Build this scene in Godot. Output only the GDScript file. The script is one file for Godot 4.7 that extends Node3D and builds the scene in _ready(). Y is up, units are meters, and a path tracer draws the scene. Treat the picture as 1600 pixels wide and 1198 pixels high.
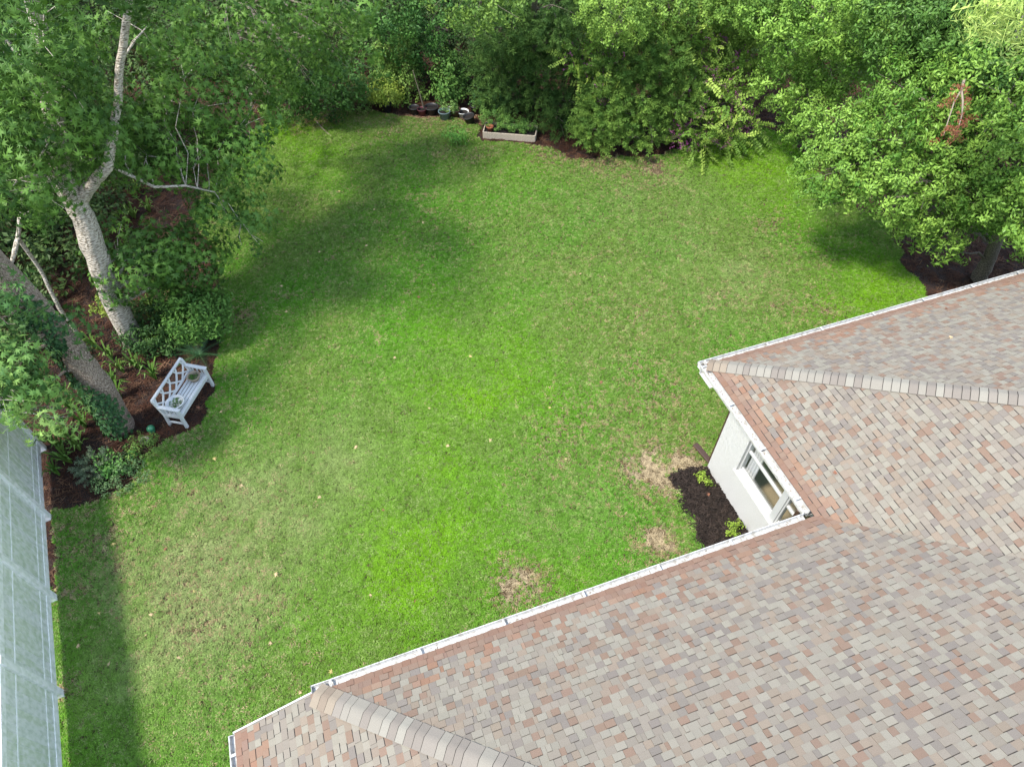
extends Node3D
# Back garden seen from a drone: lawn, shingled roof, vinyl fence, bench, woodland edge.
const CAM_H := 12.0
const FOCAL := 1050.0
var LEAF := Color(1.58, 1.68, 1.15)
const PITCH := 0.886627
var U := Vector3(0.94322, 0, -0.33216)      # along the long eave
var V := Vector3(-0.33216, 0, -0.94322)     # away from the long eave, over the lawn
var A := Vector3(-2.653, 0, -2.539)         # left end of the long gutter, on the ground
var rng := RandomNumberGenerator.new()
var M := {}
var used := {}
var nz := FastNoiseLite.new()
var nz2 := FastNoiseLite.new()

# ---------------------------------------------------------------- helpers
func P(u: float, v: float, h := 0.0) -> Vector3:   # surveyed point of the photograph at height h
	var x := (u - 800.0) / FOCAL
	var y := -(v - 599.0) / FOCAL
	var d := Vector3(x, -sin(PITCH) + y * cos(PITCH), -cos(PITCH) - y * sin(PITCH))
	return Vector3(0, CAM_H, 0) + d * ((CAM_H - h) / -d.y)

func HP(a: float, w: float, y: float) -> Vector3:  # house frame: a along the eave, w inwards from it
	return A + U * a - V * w + Vector3(0, y, 0)

func numbered(n: String) -> String:
	if not used.has(n):
		used[n] = 0
		return n
	used[n] += 1
	return "%s_%03d" % [n, used[n]]

func tag(o: Node, label: String, category: String, group := ""):
	o.set_meta("label", label)
	o.set_meta("category", category)
	if group != "":
		o.set_meta("group", group)
	return o

func thing(called: String, label: String, category: String, at := Vector3.ZERO, group := "") -> Node3D:
	var o := Node3D.new()
	o.name = numbered(called)
	add_child(o)
	o.position = at
	return tag(o, label, category, group)

func part(called: String, mesh: Mesh, m: Material, parent: Node3D, local := false) -> MeshInstance3D:
	# shapes are given in the world; they hang under their thing
	var o := MeshInstance3D.new()
	o.name = called
	o.mesh = mesh
	o.material_override = m
	parent.add_child(o, true)
	if not local:
		o.position = -parent.position if parent.get_parent() == self else Vector3.ZERO
	return o

func single(called: String, mesh: Mesh, m: Material, kind := "") -> MeshInstance3D:
	var o := MeshInstance3D.new()
	o.name = numbered(called)
	o.mesh = mesh
	o.material_override = m
	add_child(o)
	if kind != "":
		o.set_meta("kind", kind)
	return o

func S() -> SurfaceTool:
	var st := SurfaceTool.new()
	st.begin(Mesh.PRIMITIVE_TRIANGLES)
	st.set_smooth_group(-1)
	return st

func done(st: SurfaceTool) -> ArrayMesh:
	st.generate_normals()
	return st.commit()

func tri(st: SurfaceTool, a: Vector3, b: Vector3, c: Vector3, out: Vector3):
	if (b - a).cross(c - a).dot(out) > 0.0:
		st.add_vertex(a); st.add_vertex(c); st.add_vertex(b)
	else:
		st.add_vertex(a); st.add_vertex(b); st.add_vertex(c)

func quad(st: SurfaceTool, a: Vector3, b: Vector3, c: Vector3, d: Vector3, out: Vector3):
	tri(st, a, b, c, out)
	tri(st, a, c, d, out)

func box(st: SurfaceTool, c: Vector3, x: Vector3, y: Vector3, z: Vector3, bev := 0.0):
	# half axes x, y, z; edges chamfered by bev
	if bev <= 0.0:
		for s in [-1.0, 1.0]:
			quad(st, c + x * s - y - z, c + x * s + y - z, c + x * s + y + z, c + x * s - y + z, x * s)
			quad(st, c + y * s - x - z, c + y * s + x - z, c + y * s + x + z, c + y * s - x + z, y * s)
			quad(st, c + z * s - x - y, c + z * s + x - y, c + z * s + x + y, c + z * s - x + y, z * s)
		return
	var xi := x - x.normalized() * bev
	var yi := y - y.normalized() * bev
	var zi := z - z.normalized() * bev
	for s in [-1.0, 1.0]:
		quad(st, c + x * s - yi - zi, c + x * s + yi - zi, c + x * s + yi + zi, c + x * s - yi + zi, x * s)
		quad(st, c + y * s - xi - zi, c + y * s + xi - zi, c + y * s + xi + zi, c + y * s - xi + zi, y * s)
		quad(st, c + z * s - xi - yi, c + z * s + xi - yi, c + z * s + xi + yi, c + z * s - xi + yi, z * s)
		for t in [-1.0, 1.0]:
			quad(st, c + x * s + yi * t - zi, c + x * s + yi * t + zi, c + xi * s + y * t + zi, c + xi * s + y * t - zi, x * s + y * t)
			quad(st, c + x * s + zi * t - yi, c + x * s + zi * t + yi, c + xi * s + z * t + yi, c + xi * s + z * t - yi, x * s + z * t)
			quad(st, c + y * s + zi * t - xi, c + y * s + zi * t + xi, c + yi * s + z * t + xi, c + yi * s + z * t - xi, y * s + z * t)
			for w in [-1.0, 1.0]:
				tri(st, c + x * s + yi * t + zi * w, c + xi * s + y * t + zi * w, c + xi * s + yi * t + z * w, x * s + y * t + z * w)

func bar(st: SurfaceTool, a: Vector3, b: Vector3, w: float, t: float, side := Vector3.UP, bev := 0.0):
	# a square bar from a to b, w wide across `side`'s normal, t thick along side
	var d := b - a
	var n := (side - d.normalized() * side.dot(d.normalized())).normalized()
	var k := d.normalized().cross(n)
	box(st, (a + b) * 0.5, d * 0.5, n * t * 0.5, k * w * 0.5, bev)

func tube(st: SurfaceTool, pts: Array, rad: Array, seg := 8, bump := 0.0):
	st.set_smooth_group(0)
	var rings := []
	var side := Vector3.RIGHT
	for i in pts.size():
		var d: Vector3 = (pts[min(i + 1, pts.size() - 1)] - pts[max(i - 1, 0)]).normalized()
		side = (side - d * side.dot(d))
		if side.length() < 0.05:
			side = d.cross(Vector3(0.3, 0.2, 0.9))
		side = side.normalized()
		var up := d.cross(side)
		var ring := []
		for k in seg:
			var a := TAU * k / seg
			var r: float = rad[i] * (1.0 + bump * nz.get_noise_3d(pts[i].x * 90 + cos(a) * 60, pts[i].y * 90, sin(a) * 60 + i * 13))
			ring.append(pts[i] + (side * cos(a) + up * sin(a)) * r)
		rings.append(ring)
	for i in pts.size() - 1:
		for k in seg:
			var k2 := (k + 1) % seg
			var o: Vector3 = rings[i][k] + rings[i][k2] - pts[i] * 2.0
			quad(st, rings[i][k], rings[i][k2], rings[i + 1][k2], rings[i + 1][k], o)
	for e in [0, pts.size() - 1]:
		if rad[e] > 0.004:
			st.set_smooth_group(-1)
			var o: Vector3 = (pts[0] - pts[1]) if e == 0 else (pts[e] - pts[e - 1])
			for k in seg:
				tri(st, pts[e], rings[e][k], rings[e][(k + 1) % seg], o)
	st.set_smooth_group(-1)

func lathe(st: SurfaceTool, at: Vector3, prof: Array, seg := 20):
	st.set_smooth_group(1)
	for i in prof.size() - 1:
		for k in seg:
			var a := TAU * k / seg
			var b := TAU * (k + 1) / seg
			var p: Vector2 = prof[i]
			var q: Vector2 = prof[i + 1]
			var da := Vector3(cos(a), 0, sin(a))
			var db := Vector3(cos(b), 0, sin(b))
			var t := q - p
			var out := (da + db).normalized() * t.y - Vector3.UP * t.x
			var v1 := at + da * p.x + Vector3.UP * p.y
			var v2 := at + db * p.x + Vector3.UP * p.y
			var v3 := at + db * q.x + Vector3.UP * q.y
			var v4 := at + da * q.x + Vector3.UP * q.y
			if p.x > 0.0005: tri(st, v1, v2, v3, out)
			if q.x > 0.0005: tri(st, v1, v3, v4, out)
	st.set_smooth_group(-1)

func sheet(poly: Array, y: float) -> ArrayMesh:
	var st := S()
	var p2 := PackedVector2Array()
	for p in poly:
		p2.append(Vector2(p.x, p.z))
	var ids := Geometry2D.triangulate_polygon(p2)
	for i in range(0, ids.size(), 3):
		tri(st, Vector3(p2[ids[i]].x, y, p2[ids[i]].y), Vector3(p2[ids[i + 1]].x, y, p2[ids[i + 1]].y), Vector3(p2[ids[i + 2]].x, y, p2[ids[i + 2]].y), Vector3.UP)
	return done(st)

func rough_edge(poly: Array, step := 0.25, amp := 0.12) -> Array:
	var out := []
	for i in poly.size():
		var a: Vector3 = poly[i]
		var b: Vector3 = poly[(i + 1) % poly.size()]
		var n := maxi(1, int(a.distance_to(b) / step))
		for k in n:
			var p := a.lerp(b, float(k) / n)
			out.append(p + Vector3(nz.get_noise_2d(p.x * 110, p.z * 110), 0, nz.get_noise_2d(p.x * 110 + 900, p.z * 110)) * amp * 2.0)
	return out

func in2(poly: Array) -> PackedVector2Array:
	var o := PackedVector2Array()
	for p in poly: o.append(Vector2(p.x, p.z))
	return o

func rv() -> Vector3:
	while true:
		var v := Vector3(rng.randf_range(-1, 1), rng.randf_range(-1, 1), rng.randf_range(-1, 1))
		if v.length_squared() < 1.0 and v.length_squared() > 0.01:
			return v.normalized()
	return Vector3.UP

func frame(y: Vector3, roll: float, s: float) -> Basis:   # y axis along y, turned by roll
	y = y.normalized()
	var x := y.cross(Vector3(0.31, 0.22, 0.93)).normalized()
	x = x.rotated(y, roll)
	return Basis(x * s, y * s, x.cross(y) * s)

func put(buf: PackedFloat32Array, b: Basis, o: Vector3, c: Color):
	buf.append_array(PackedFloat32Array([b.x.x, b.y.x, b.z.x, o.x, b.x.y, b.y.y, b.z.y, o.y, b.x.z, b.y.z, b.z.z, o.z, c.r, c.g, c.b, 1.0]))

func scatter(mesh: Mesh, buf: PackedFloat32Array, m: Material, called: String, parent: Node3D = null) -> MultiMeshInstance3D:
	var mm := MultiMesh.new()
	mm.transform_format = MultiMesh.TRANSFORM_3D
	mm.use_colors = true
	mm.mesh = mesh
	mm.instance_count = buf.size() / 16
	mm.buffer = buf
	var o := MultiMeshInstance3D.new()
	o.multimesh = mm
	o.material_override = m
	o.name = called if parent else numbered(called)
	if parent:
		parent.add_child(o, true)
		if parent.get_parent() == self:
			o.position = -parent.position
	else:
		add_child(o)
	o.set_meta("kind", "stuff")
	return o

func noise_tex(freq: float, ramp: Array, seed_ := 1, octaves := 4, size := 512, kind := FastNoiseLite.TYPE_SIMPLEX_SMOOTH) -> NoiseTexture2D:
	var n := FastNoiseLite.new()
	n.noise_type = kind
	n.seed = seed_
	n.frequency = freq
	n.fractal_octaves = octaves
	var t := NoiseTexture2D.new()
	t.width = size
	t.height = size
	t.seamless = true
	t.noise = n
	if ramp.size():
		var g := Gradient.new()
		var offs := PackedFloat32Array()
		var cols := PackedColorArray()
		for r in ramp:
			offs.append(r[0])
			cols.append(r[1])
		g.offsets = offs
		g.colors = cols
		t.color_ramp = g
	return t

func lin(r: float, g: float, b: float) -> Color:   # a linear base colour as the sRGB Color that albedo wants
	return Color(r, g, b).linear_to_srgb()

func mat(c: Color, rough := 0.8, tex: Texture2D = null, scale := Vector3.ONE, bump: Texture2D = null, depth := 1.0) -> StandardMaterial3D:
	var m := StandardMaterial3D.new()
	m.albedo_color = c
	m.roughness = rough
	if tex or bump:
		m.uv1_triplanar = true
		m.uv1_world_triplanar = true
		m.uv1_scale = scale
	if tex: m.albedo_texture = tex
	if bump:
		m.heightmap_enabled = true
		m.heightmap_texture = bump
		m.heightmap_scale = depth
	return m

func leafmat(rough := 0.45, through := 0.55) -> StandardMaterial3D:
	var m := StandardMaterial3D.new()
	m.albedo_color = Color.WHITE
	m.vertex_color_use_as_albedo = true
	m.roughness = rough
	m.metallic_specular = 0.3
	m.backlight_enabled = true
	m.backlight = Color(through, through, through * 0.6)
	m.cull_mode = BaseMaterial3D.CULL_DISABLED
	return m

# ---------------------------------------------------------------- leaf and sprig meshes
func leaf_star(st: SurfaceTool, at: Vector3, b: Basis, s: float):
	var ang := [0.0, 0.35, 0.75, 1.12, 1.62, 2.4, 3.1416, 3.88, 4.66, 5.16, 5.53, 5.93]
	var rad := [1.0, 0.36, 0.92, 0.34, 0.72, 0.3, 0.12, 0.3, 0.72, 0.34, 0.92, 0.36]
	var pts := []
	for i in ang.size():
		var r: float = rad[i]
		pts.append(at + b * (Vector3(sin(ang[i]) * r, cos(ang[i]) * r + 0.15, -0.22 * r * r) * s))
	var c := at + b * Vector3(0, 0.15 * s, 0.03 * s)
	for i in ang.size():
		tri(st, c, pts[i], pts[(i + 1) % ang.size()], b.z)

func leaf_oval(st: SurfaceTool, at: Vector3, b: Basis, l: float, w: float):
	var t := at + b * Vector3(0, l, -0.12 * l)
	var m1 := at + b * Vector3(w * 0.5, l * 0.45, 0.12 * w)
	var m2 := at + b * Vector3(-w * 0.5, l * 0.45, 0.12 * w)
	var mid := at + b * Vector3(0, l * 0.5, -0.06 * w)
	tri(st, at, m1, mid, b.z)
	tri(st, m1, t, mid, b.z)
	tri(st, at, mid, m2, b.z)
	tri(st, mid, t, m2, b.z)

func sprig(kind: String, seed_: int) -> ArrayMesh:
	var keep := rng.state
	rng.seed = seed_
	var st := S()
	match kind:
		"star":
			for i in 8:
				var a := i * 2.4
				var t := 0.06 + 0.36 * i / 7.0
				var out := Vector3(cos(a), 0.45 - 0.3 * rng.randf(), sin(a)).normalized()
				var base := Vector3(0, t, 0) + out * (0.09 + 0.05 * rng.randf())
				var face := (Vector3.UP * 0.9 + out * 0.35 + rv() * 0.35).normalized()
				var y := (out - face * out.dot(face)).normalized()
				leaf_star(st, base, Basis(y.cross(face), y, face), rng.randf_range(0.085, 0.125))
				bar(st, Vector3(0, t - 0.05, 0), base, 0.004, 0.004, Vector3(0.2, 0.3, 0.9))
			bar(st, Vector3(0, -0.12, 0), Vector3(0, 0.38, 0), 0.008, 0.008, Vector3.RIGHT)
		"oak", "oval", "narrow", "tiny":
			var n: int = {"oak": 22, "oval": 16, "narrow": 16, "tiny": 26}[kind]
			var ll: float = {"oak": 0.095, "oval": 0.11, "narrow": 0.15, "tiny": 0.045}[kind]
			var lw: float = {"oak": 0.046, "oval": 0.062, "narrow": 0.03, "tiny": 0.03}[kind]
			var ln: float = {"oak": 0.3, "oval": 0.35, "narrow": 0.35, "tiny": 0.24}[kind]
			for i in n:
				var a := i * 2.4
				var t := ln * (0.1 + 0.9 * i / (n - 1.0))
				var out := (Vector3(cos(a), 0.55, sin(a)) + rv() * 0.35).normalized()
				var base := Vector3(0, t, 0) + out * rng.randf() * ln * 0.28
				var face := (Vector3.UP * 0.7 + out * 0.5 + rv() * 0.5).normalized()
				var y := (out - face * out.dot(face)).normalized()
				leaf_oval(st, base, Basis(y.cross(face), y, face), ll * rng.randf_range(0.75, 1.2), lw * rng.randf_range(0.8, 1.2))
			bar(st, Vector3(0, -0.1, 0), Vector3(0, ln, 0), 0.006, 0.006, Vector3.RIGHT)
		"cedar":
			for i in 34:
				var t := 0.4 * i / 33.0
				var a := i * 2.4
				var d := (Vector3(cos(a), 0.9, sin(a)) + rv() * 0.4).normalized()
				var b := Vector3(0, t * 0.85, 0)
				var l := 0.13 * (1.15 - t * 1.4)
				var k := d.cross(rv()).normalized() * 0.009
				var f := k.cross(d)
				tri(st, b + k * 0.5, b - k * 0.5, b + d * l * 0.6 + k, f)
				tri(st, b - k * 0.5, b + d * l * 0.6 + k, b + d * l * 0.6 - k, f)
				tri(st, b + d * l * 0.6 + k, b + d * l * 0.6 - k, b + d * l, f)
				var d2 := (d + rv() * 0.8).normalized()
				tri(st, b + d * l * 0.3 + k * 0.6, b + d * l * 0.3 - k * 0.6, b + d * l * 0.3 + d2 * l * 0.6, f)
		"berry":   # arching stem with pairs of broad leaves
			for i in 9:
				var t := 0.06 + 0.62 * i / 8.0
				var b := Vector3(0, t, -0.25 * t * t)
				for s in [-1.0, 1.0]:
					var out := (Vector3(s, 0.35, 0.25) + rv() * 0.3).normalized()
					var face := (Vector3(0, 0.4, 1) + rv() * 0.4).normalized()
					var y := (out - face * out.dot(face)).normalized()
					leaf_oval(st, b, Basis(y.cross(face), y, face), rng.randf_range(0.09, 0.14) * (1.1 - t * 0.4), rng.randf_range(0.065, 0.095) * (1.1 - t * 0.4))
			bar(st, Vector3.ZERO, Vector3(0, 0.66, -0.11), 0.007, 0.007, Vector3.RIGHT)
		"strap":   # tuft of long strap leaves
			for i in 9:
				var a := i * 2.4
				var h := rng.randf_range(0.35, 0.6)
				var r := rng.randf_range(0.12, 0.3)
				var o := Vector3(cos(a), 0, sin(a))
				var k := Vector3(-sin(a), 0, cos(a)) * 0.022
				var p0 := o * 0.02
				var p1 := o * r * 0.35 + Vector3.UP * h * 0.6
				var p2 := o * r * 0.8 + Vector3.UP * h
				var p3 := o * r * 1.4 + Vector3.UP * h * 0.85
				quad(st, p0 - k * 0.5, p0 + k * 0.5, p1 + k, p1 - k, o)
				quad(st, p1 - k, p1 + k, p2 + k, p2 - k, o)
				tri(st, p2 - k, p2 + k, p3, o)
		"palm":    # one feather frond along +y, drooping
			for i in 22:
				var t := i / 21.0
				var b := Vector3(0, t * 0.6, -0.28 * t * t)
				for s in [-1.0, 1.0]:
					var d := Vector3(s, 0.65, -0.15).normalized()
					var l := 0.17 * (1.0 - absf(t - 0.4))
					var k := Vector3(0, 0.008, 0)
					tri(st, b - k, b + k, b + d * l, Vector3.BACK)
			bar(st, Vector3.ZERO, Vector3(0, 0.3, -0.07), 0.008, 0.006, Vector3.BACK)
			bar(st, Vector3(0, 0.3, -0.07), Vector3(0, 0.6, -0.28), 0.006, 0.005, Vector3.BACK)
		"grass":
			for i in 7:
				var a := rng.randf() * TAU
				var o := Vector3(cos(a), 0, sin(a))
				var k := Vector3(-sin(a), 0, cos(a)) * rng.randf_range(0.004, 0.0065)
				var b := Vector3(rng.randf_range(-0.03, 0.03), -0.004, rng.randf_range(-0.03, 0.03))
				var h := rng.randf_range(0.025, 0.055)
				var r := rng.randf_range(0.015, 0.05)
				var p1 := b + o * r * 0.45 + Vector3.UP * h * 0.8
				var p2 := b + o * r * 1.3 + Vector3.UP * h * 0.85
				quad(st, b - k * 0.7, b + k * 0.7, p1 + k, p1 - k, -o + Vector3.UP)
				tri(st, p1 - k, p1 + k, p2, Vector3.UP)
		"straw":
			for i in 7:
				var a := rng.randf() * PI
				var d := Vector3(cos(a), rng.randf_range(-0.1, 0.1), sin(a))
				var b := Vector3(rng.randf_range(-0.07, 0.07), rng.randf_range(0.004, 0.022), rng.randf_range(-0.07, 0.07))
				var k := Vector3(-d.z, 0, d.x) * 0.0045
				quad(st, b - d * 0.06 - k, b - d * 0.06 + k, b + d * 0.06 + k, b + d * 0.06 - k, Vector3.UP)
		"chip":
			for i in 5:
				var a := rng.randf() * PI
				var d := Vector3(cos(a), rng.randf_range(-0.35, 0.35), sin(a)) * rng.randf_range(0.012, 0.035)
				var b := Vector3(rng.randf_range(-0.05, 0.05), rng.randf_range(0.006, 0.03), rng.randf_range(-0.05, 0.05))
				bar(st, b - d, b + d, 0.014, 0.006, rv())
		"ivy":
			for i in 8:
				var b := Vector3(rng.randf_range(-0.09, 0.09), rng.randf_range(-0.12, 0.12), rng.randf_range(0.0, 0.05))
				var face := (Vector3(0, 0.4, 1) + rv() * 0.5).normalized()
				var y := (rv() - face * 0.1)
				y = (y - face * y.dot(face)).normalized()
				leaf_oval(st, b, Basis(y.cross(face), y, face), 0.075, 0.065)
	rng.state = keep
	return done(st)

var SP := {}

# ---------------------------------------------------------------- plants
func crown_buf(clumps: Array, density: float, c1: Color, c2: Color, droop := 0.0, size := 1.0, fill := 0.5) -> PackedFloat32Array:
	var buf := PackedFloat32Array()
	for c in clumps:
		var at: Vector3 = c[0]
		var r: float = c[1]
		var flat: float = c[2] if c.size() > 2 else 0.75
		var n := int(density * r * r)
		var tone := rng.randf_range(-0.28, 0.28)
		for i in n:
			var d := rv()
			var rr := r * lerpf(fill, 1.05, sqrt(rng.randf()))
			rr *= 0.85 + 0.55 * nz2.get_noise_3d(at.x * 40 + d.x * 55, at.y * 40 + d.y * 55, at.z * 40 + d.z * 55)
			var p := at + Vector3(d.x, d.y * flat, d.z) * rr
			if p.y < 0.05:
				continue
			var y := (d + rv() * 0.7 + Vector3.UP * (0.25 - droop)).normalized()
			var t := clampf(0.5 + tone + rng.randf_range(-0.5, 0.5), 0, 1)
			put(buf, frame(y, rng.randf() * TAU, size * rng.randf_range(0.75, 1.25)), p, c1.lerp(c2, t) * LEAF)
	return buf

func limb_pts(a: Vector3, b: Vector3, wob := 0.12) -> Array:
	var l := a.distance_to(b)
	var out := []
	for i in 6:
		var t := i / 5.0
		var p := a.lerp(b, t) + Vector3.UP * sin(t * PI) * l * 0.1
		if i > 0 and i < 5: p += rv() * l * wob * 0.4
		out.append(p)
	return out

func tree(called: String, label: String, group: String, category: String, trunks: Array, clumps: Array, kind: String, bark: Material, leaves: Material, density: float, c1: Color, c2: Color, droop := 0.0, size := 1.0, limbs := true, fill := 0.5) -> Node3D:
	# trunks: [[points], [radii], seg]; clumps: [centre, radius, flatness]
	var base: Vector3 = trunks[0][0][0]
	var o := thing(called, label, category, base, group)
	var stems := []
	for t in trunks:
		var st := S()
		# densify
		var pts := []
		var rad := []
		for i in t[0].size() - 1:
			for k in 5:
				var f := k / 5.0
				pts.append(t[0][i].lerp(t[0][i + 1], f) + (rv() * t[1][i] * 0.12 if i + k > 0 else Vector3.ZERO))
				rad.append(lerpf(t[1][i], t[1][i + 1], f))
		pts.append(t[0][-1])
		rad.append(t[1][-1])
		tube(st, pts, rad, 14 if t[1][0] > 0.1 else 7, 0.22)
		part("trunk" if stems.is_empty() else "stem", done(st), bark, o)
		for i in pts.size(): stems.append([pts[i], rad[i]])
	if limbs:
		for c in clumps:
			var best = stems[0]
			var bd := 1e9
			for s in stems:
				var d: float = s[0].distance_to(c[0]) + absf(minf(0.0, c[0].y - s[0].y - 0.3)) * 1.5
				if d < bd:
					bd = d
					best = s
			if best[0].distance_to(c[0]) < 0.4: continue
			var st := S()
			var r0: float = minf(best[1] * 0.45, 0.02 + 0.02 * best[0].distance_to(c[0]))
			var pts := limb_pts(best[0], c[0])
			var rad := []
			for i in 6: rad.append(lerpf(r0, 0.008, i / 5.0))
			tube(st, pts, rad, 6)
			for q in 3:    # twigs into the clump
				var e: Vector3 = c[0] + rv() * c[1] * 0.85
				tube(st, [pts[4], pts[4].lerp(e, 0.5) + rv() * 0.08, e], [0.012, 0.008, 0.004], 5)
			part("limb", done(st), bark, o)
	var cr := scatter(SP[kind], crown_buf(clumps, density, c1, c2, droop, size, fill), leaves, "crown", o)
	return o

func clumps_px(list: Array) -> Array:   # [u, v, h, r] surveyed in the photograph
	var out := []
	for c in list:
		out.append([P(c[0], c[1], c[2]), c[3], c[4] if c.size() > 4 else 0.75])
	return out

func small_plant(called: String, label: String, category: String, at: Vector3, kind: String, n: int, r: float, h: float, c1: Color, c2: Color, size := 1.0, group := "", leaves: Material = null) -> Node3D:
	var o := thing(called, label, category, at, group)
	var st := S()
	for i in 5:
		var a := i * 1.26
		tube(st, [at + Vector3(0, -0.01, 0), at + Vector3(cos(a) * r * 0.3, h * 0.4, sin(a) * r * 0.3), at + Vector3(cos(a) * r * 0.6, h * 0.85, sin(a) * r * 0.6)], [0.008, 0.006, 0.003], 5)
	part("stem", done(st), M.twig, o)
	var buf := PackedFloat32Array()
	for i in n:
		var a := rng.randf() * TAU
		var q := sqrt(rng.randf())
		var y := h * rng.randf_range(0.1, 1.0) * (1.1 - 0.5 * q)
		var p := at + Vector3(cos(a) * r * q, y, sin(a) * r * q)
		put(buf, frame(Vector3(cos(a) * q, 0.7, sin(a) * q) + rv() * 0.4, rng.randf() * TAU, size * rng.randf_range(0.75, 1.2)), p, c1.lerp(c2, rng.randf()))
	scatter(SP[kind], buf, leaves if leaves else M.leaf, "foliage", o)
	return o

func tuft_plant(called: String, label: String, category: String, at: Vector3, group: String, s: float, c: Color) -> Node3D:
	var o := thing(called, label, category, at, group)
	var buf := PackedFloat32Array()
	put(buf, frame(Vector3.UP + rv() * 0.15, rng.randf() * TAU, s), at, c)
	put(buf, frame(Vector3.UP + rv() * 0.2, rng.randf() * TAU, s * 0.8), at + Vector3(0.08, 0, 0.05) * s, c * 1.15)
	scatter(SP.strap, buf, M.leaf, "leaves", o)
	return o

# ---------------------------------------------------------------- the house
const SLOPE := 0.46
const LOW := 0.405
var WE := 7.665      # where the long eave meets the wing
var VB := 3.338      # how far the wing reaches out

func roof_y(w: float) -> float:
	return 2.57 + SLOPE * (w - 0.09)

var shingles := []   # [[a, b] polygon, frame] gathered first, then built largest first

func lay_shingles(o: Vector3, e: Vector3, s: Vector3, poly: PackedVector2Array, rise: int):
	# o: corner, e: along the eave, s: up the slope; poly in (along, up) metres
	var n := e.cross(s).normalized()
	if n.y < 0: n = -n
	var lo := Vector2(1e9, 1e9)
	var hi := -lo
	for p in poly:
		lo = Vector2(minf(lo.x, p.x), minf(lo.y, p.y))
		hi = Vector2(maxf(hi.x, p.x), maxf(hi.y, p.y))
	var ex := 0.1
	var k := 0
	var b := lo.y
	while b < hi.y:
		var a := lo.x - rng.randf() * 0.2
		var up_tab := rng.randf() < 0.5
		while a < hi.x:
			var w := rng.randf_range(0.088, 0.142)
			if rng.randf() < 0.12: w *= 0.5
			var slot := 0.0125 if (up_tab and rng.randf() < 0.75) else 0.0008
			var r := PackedVector2Array([Vector2(a + 0.001, b), Vector2(a + w - 0.001, b), Vector2(a + w - 0.001, b + ex - slot), Vector2(a + 0.001, b + ex - slot)])
			for q in Geometry2D.intersect_polygons(r, poly):
				if q.size() >= 3:
					var c := Vector2.ZERO
					for v in q: c += v
					c /= q.size()
					var mid := o + e * c.x + s * c.y
					shingles.append([q, o, e, s, n, 0.005 if up_tab else 0.0, b, shingle_color(k, mid), mid, rng.randf_range(-0.0012, 0.0012)])
			a += w
			up_tab = not up_tab if rng.randf() < 0.85 else up_tab
		b += ex
		k += 1

func shingle_color(k: int, p: Vector3) -> Color:
	var r := rng.randf()
	var c: Color
	if r < 0.27: c = Color(0.325, 0.308, 0.268)
	elif r < 0.52: c = Color(0.298, 0.27, 0.236)
	elif r < 0.70: c = Color(0.252, 0.228, 0.21)
	elif r < 0.89: c = Color(0.305, 0.255, 0.21)
	else: c = Color(0.275, 0.196, 0.155)
	if k <= 1: c = Color(0.28, 0.16, 0.115).lerp(c, 0.2 + 0.15 * k)
	elif k == 2 and rng.randf() < 0.55: c = c.lerp(Color(0.34, 0.18, 0.115), 0.6)
	elif (k == 3 or k == 4) and rng.randf() < 0.25: c = c.lerp(Color(0.34, 0.18, 0.115), 0.6)
	return c * Color(0.97, 0.945, 0.9) * rng.randf_range(0.94, 1.06)

func add_shingle(st: SurfaceTool, t: Array):
	var q: PackedVector2Array = t[0]
	st.set_color(t[7])
	var top := []
	var bot := []
	for v in q:
		var f := clampf((v.y - t[6]) / 0.1, 0, 1)
		var p: Vector3 = t[1] + t[2] * v.x + t[3] * v.y
		bot.append(p)
		top.append(p + t[4] * (lerpf(0.0095, 0.0045, f) + t[5] + t[9]))
	var c := Vector3.ZERO
	for p in top: c += p
	c /= top.size()
	for i in q.size():
		var j := (i + 1) % q.size()
		tri(st, c, top[i], top[j], t[4])
		quad(st, bot[i], bot[j], top[j], top[i], (top[i] + top[j]) * 0.5 - c)

func seen_size(p: Vector3, n: Vector3, area: float) -> float:
	var d := p - Vector3(0, CAM_H, 0)
	var f := Vector3(0, -sin(PITCH), -cos(PITCH))
	var z := d.dot(f)
	if z < 1.0: return 0.0
	if absf(d.x / z * FOCAL) > 795.0 or absf(d.dot(Vector3(0, cos(PITCH), -sin(PITCH))) / z * FOCAL) > 594.0: return 0.0
	return area * absf(d.normalized().dot(n)) / (z * z)

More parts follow.
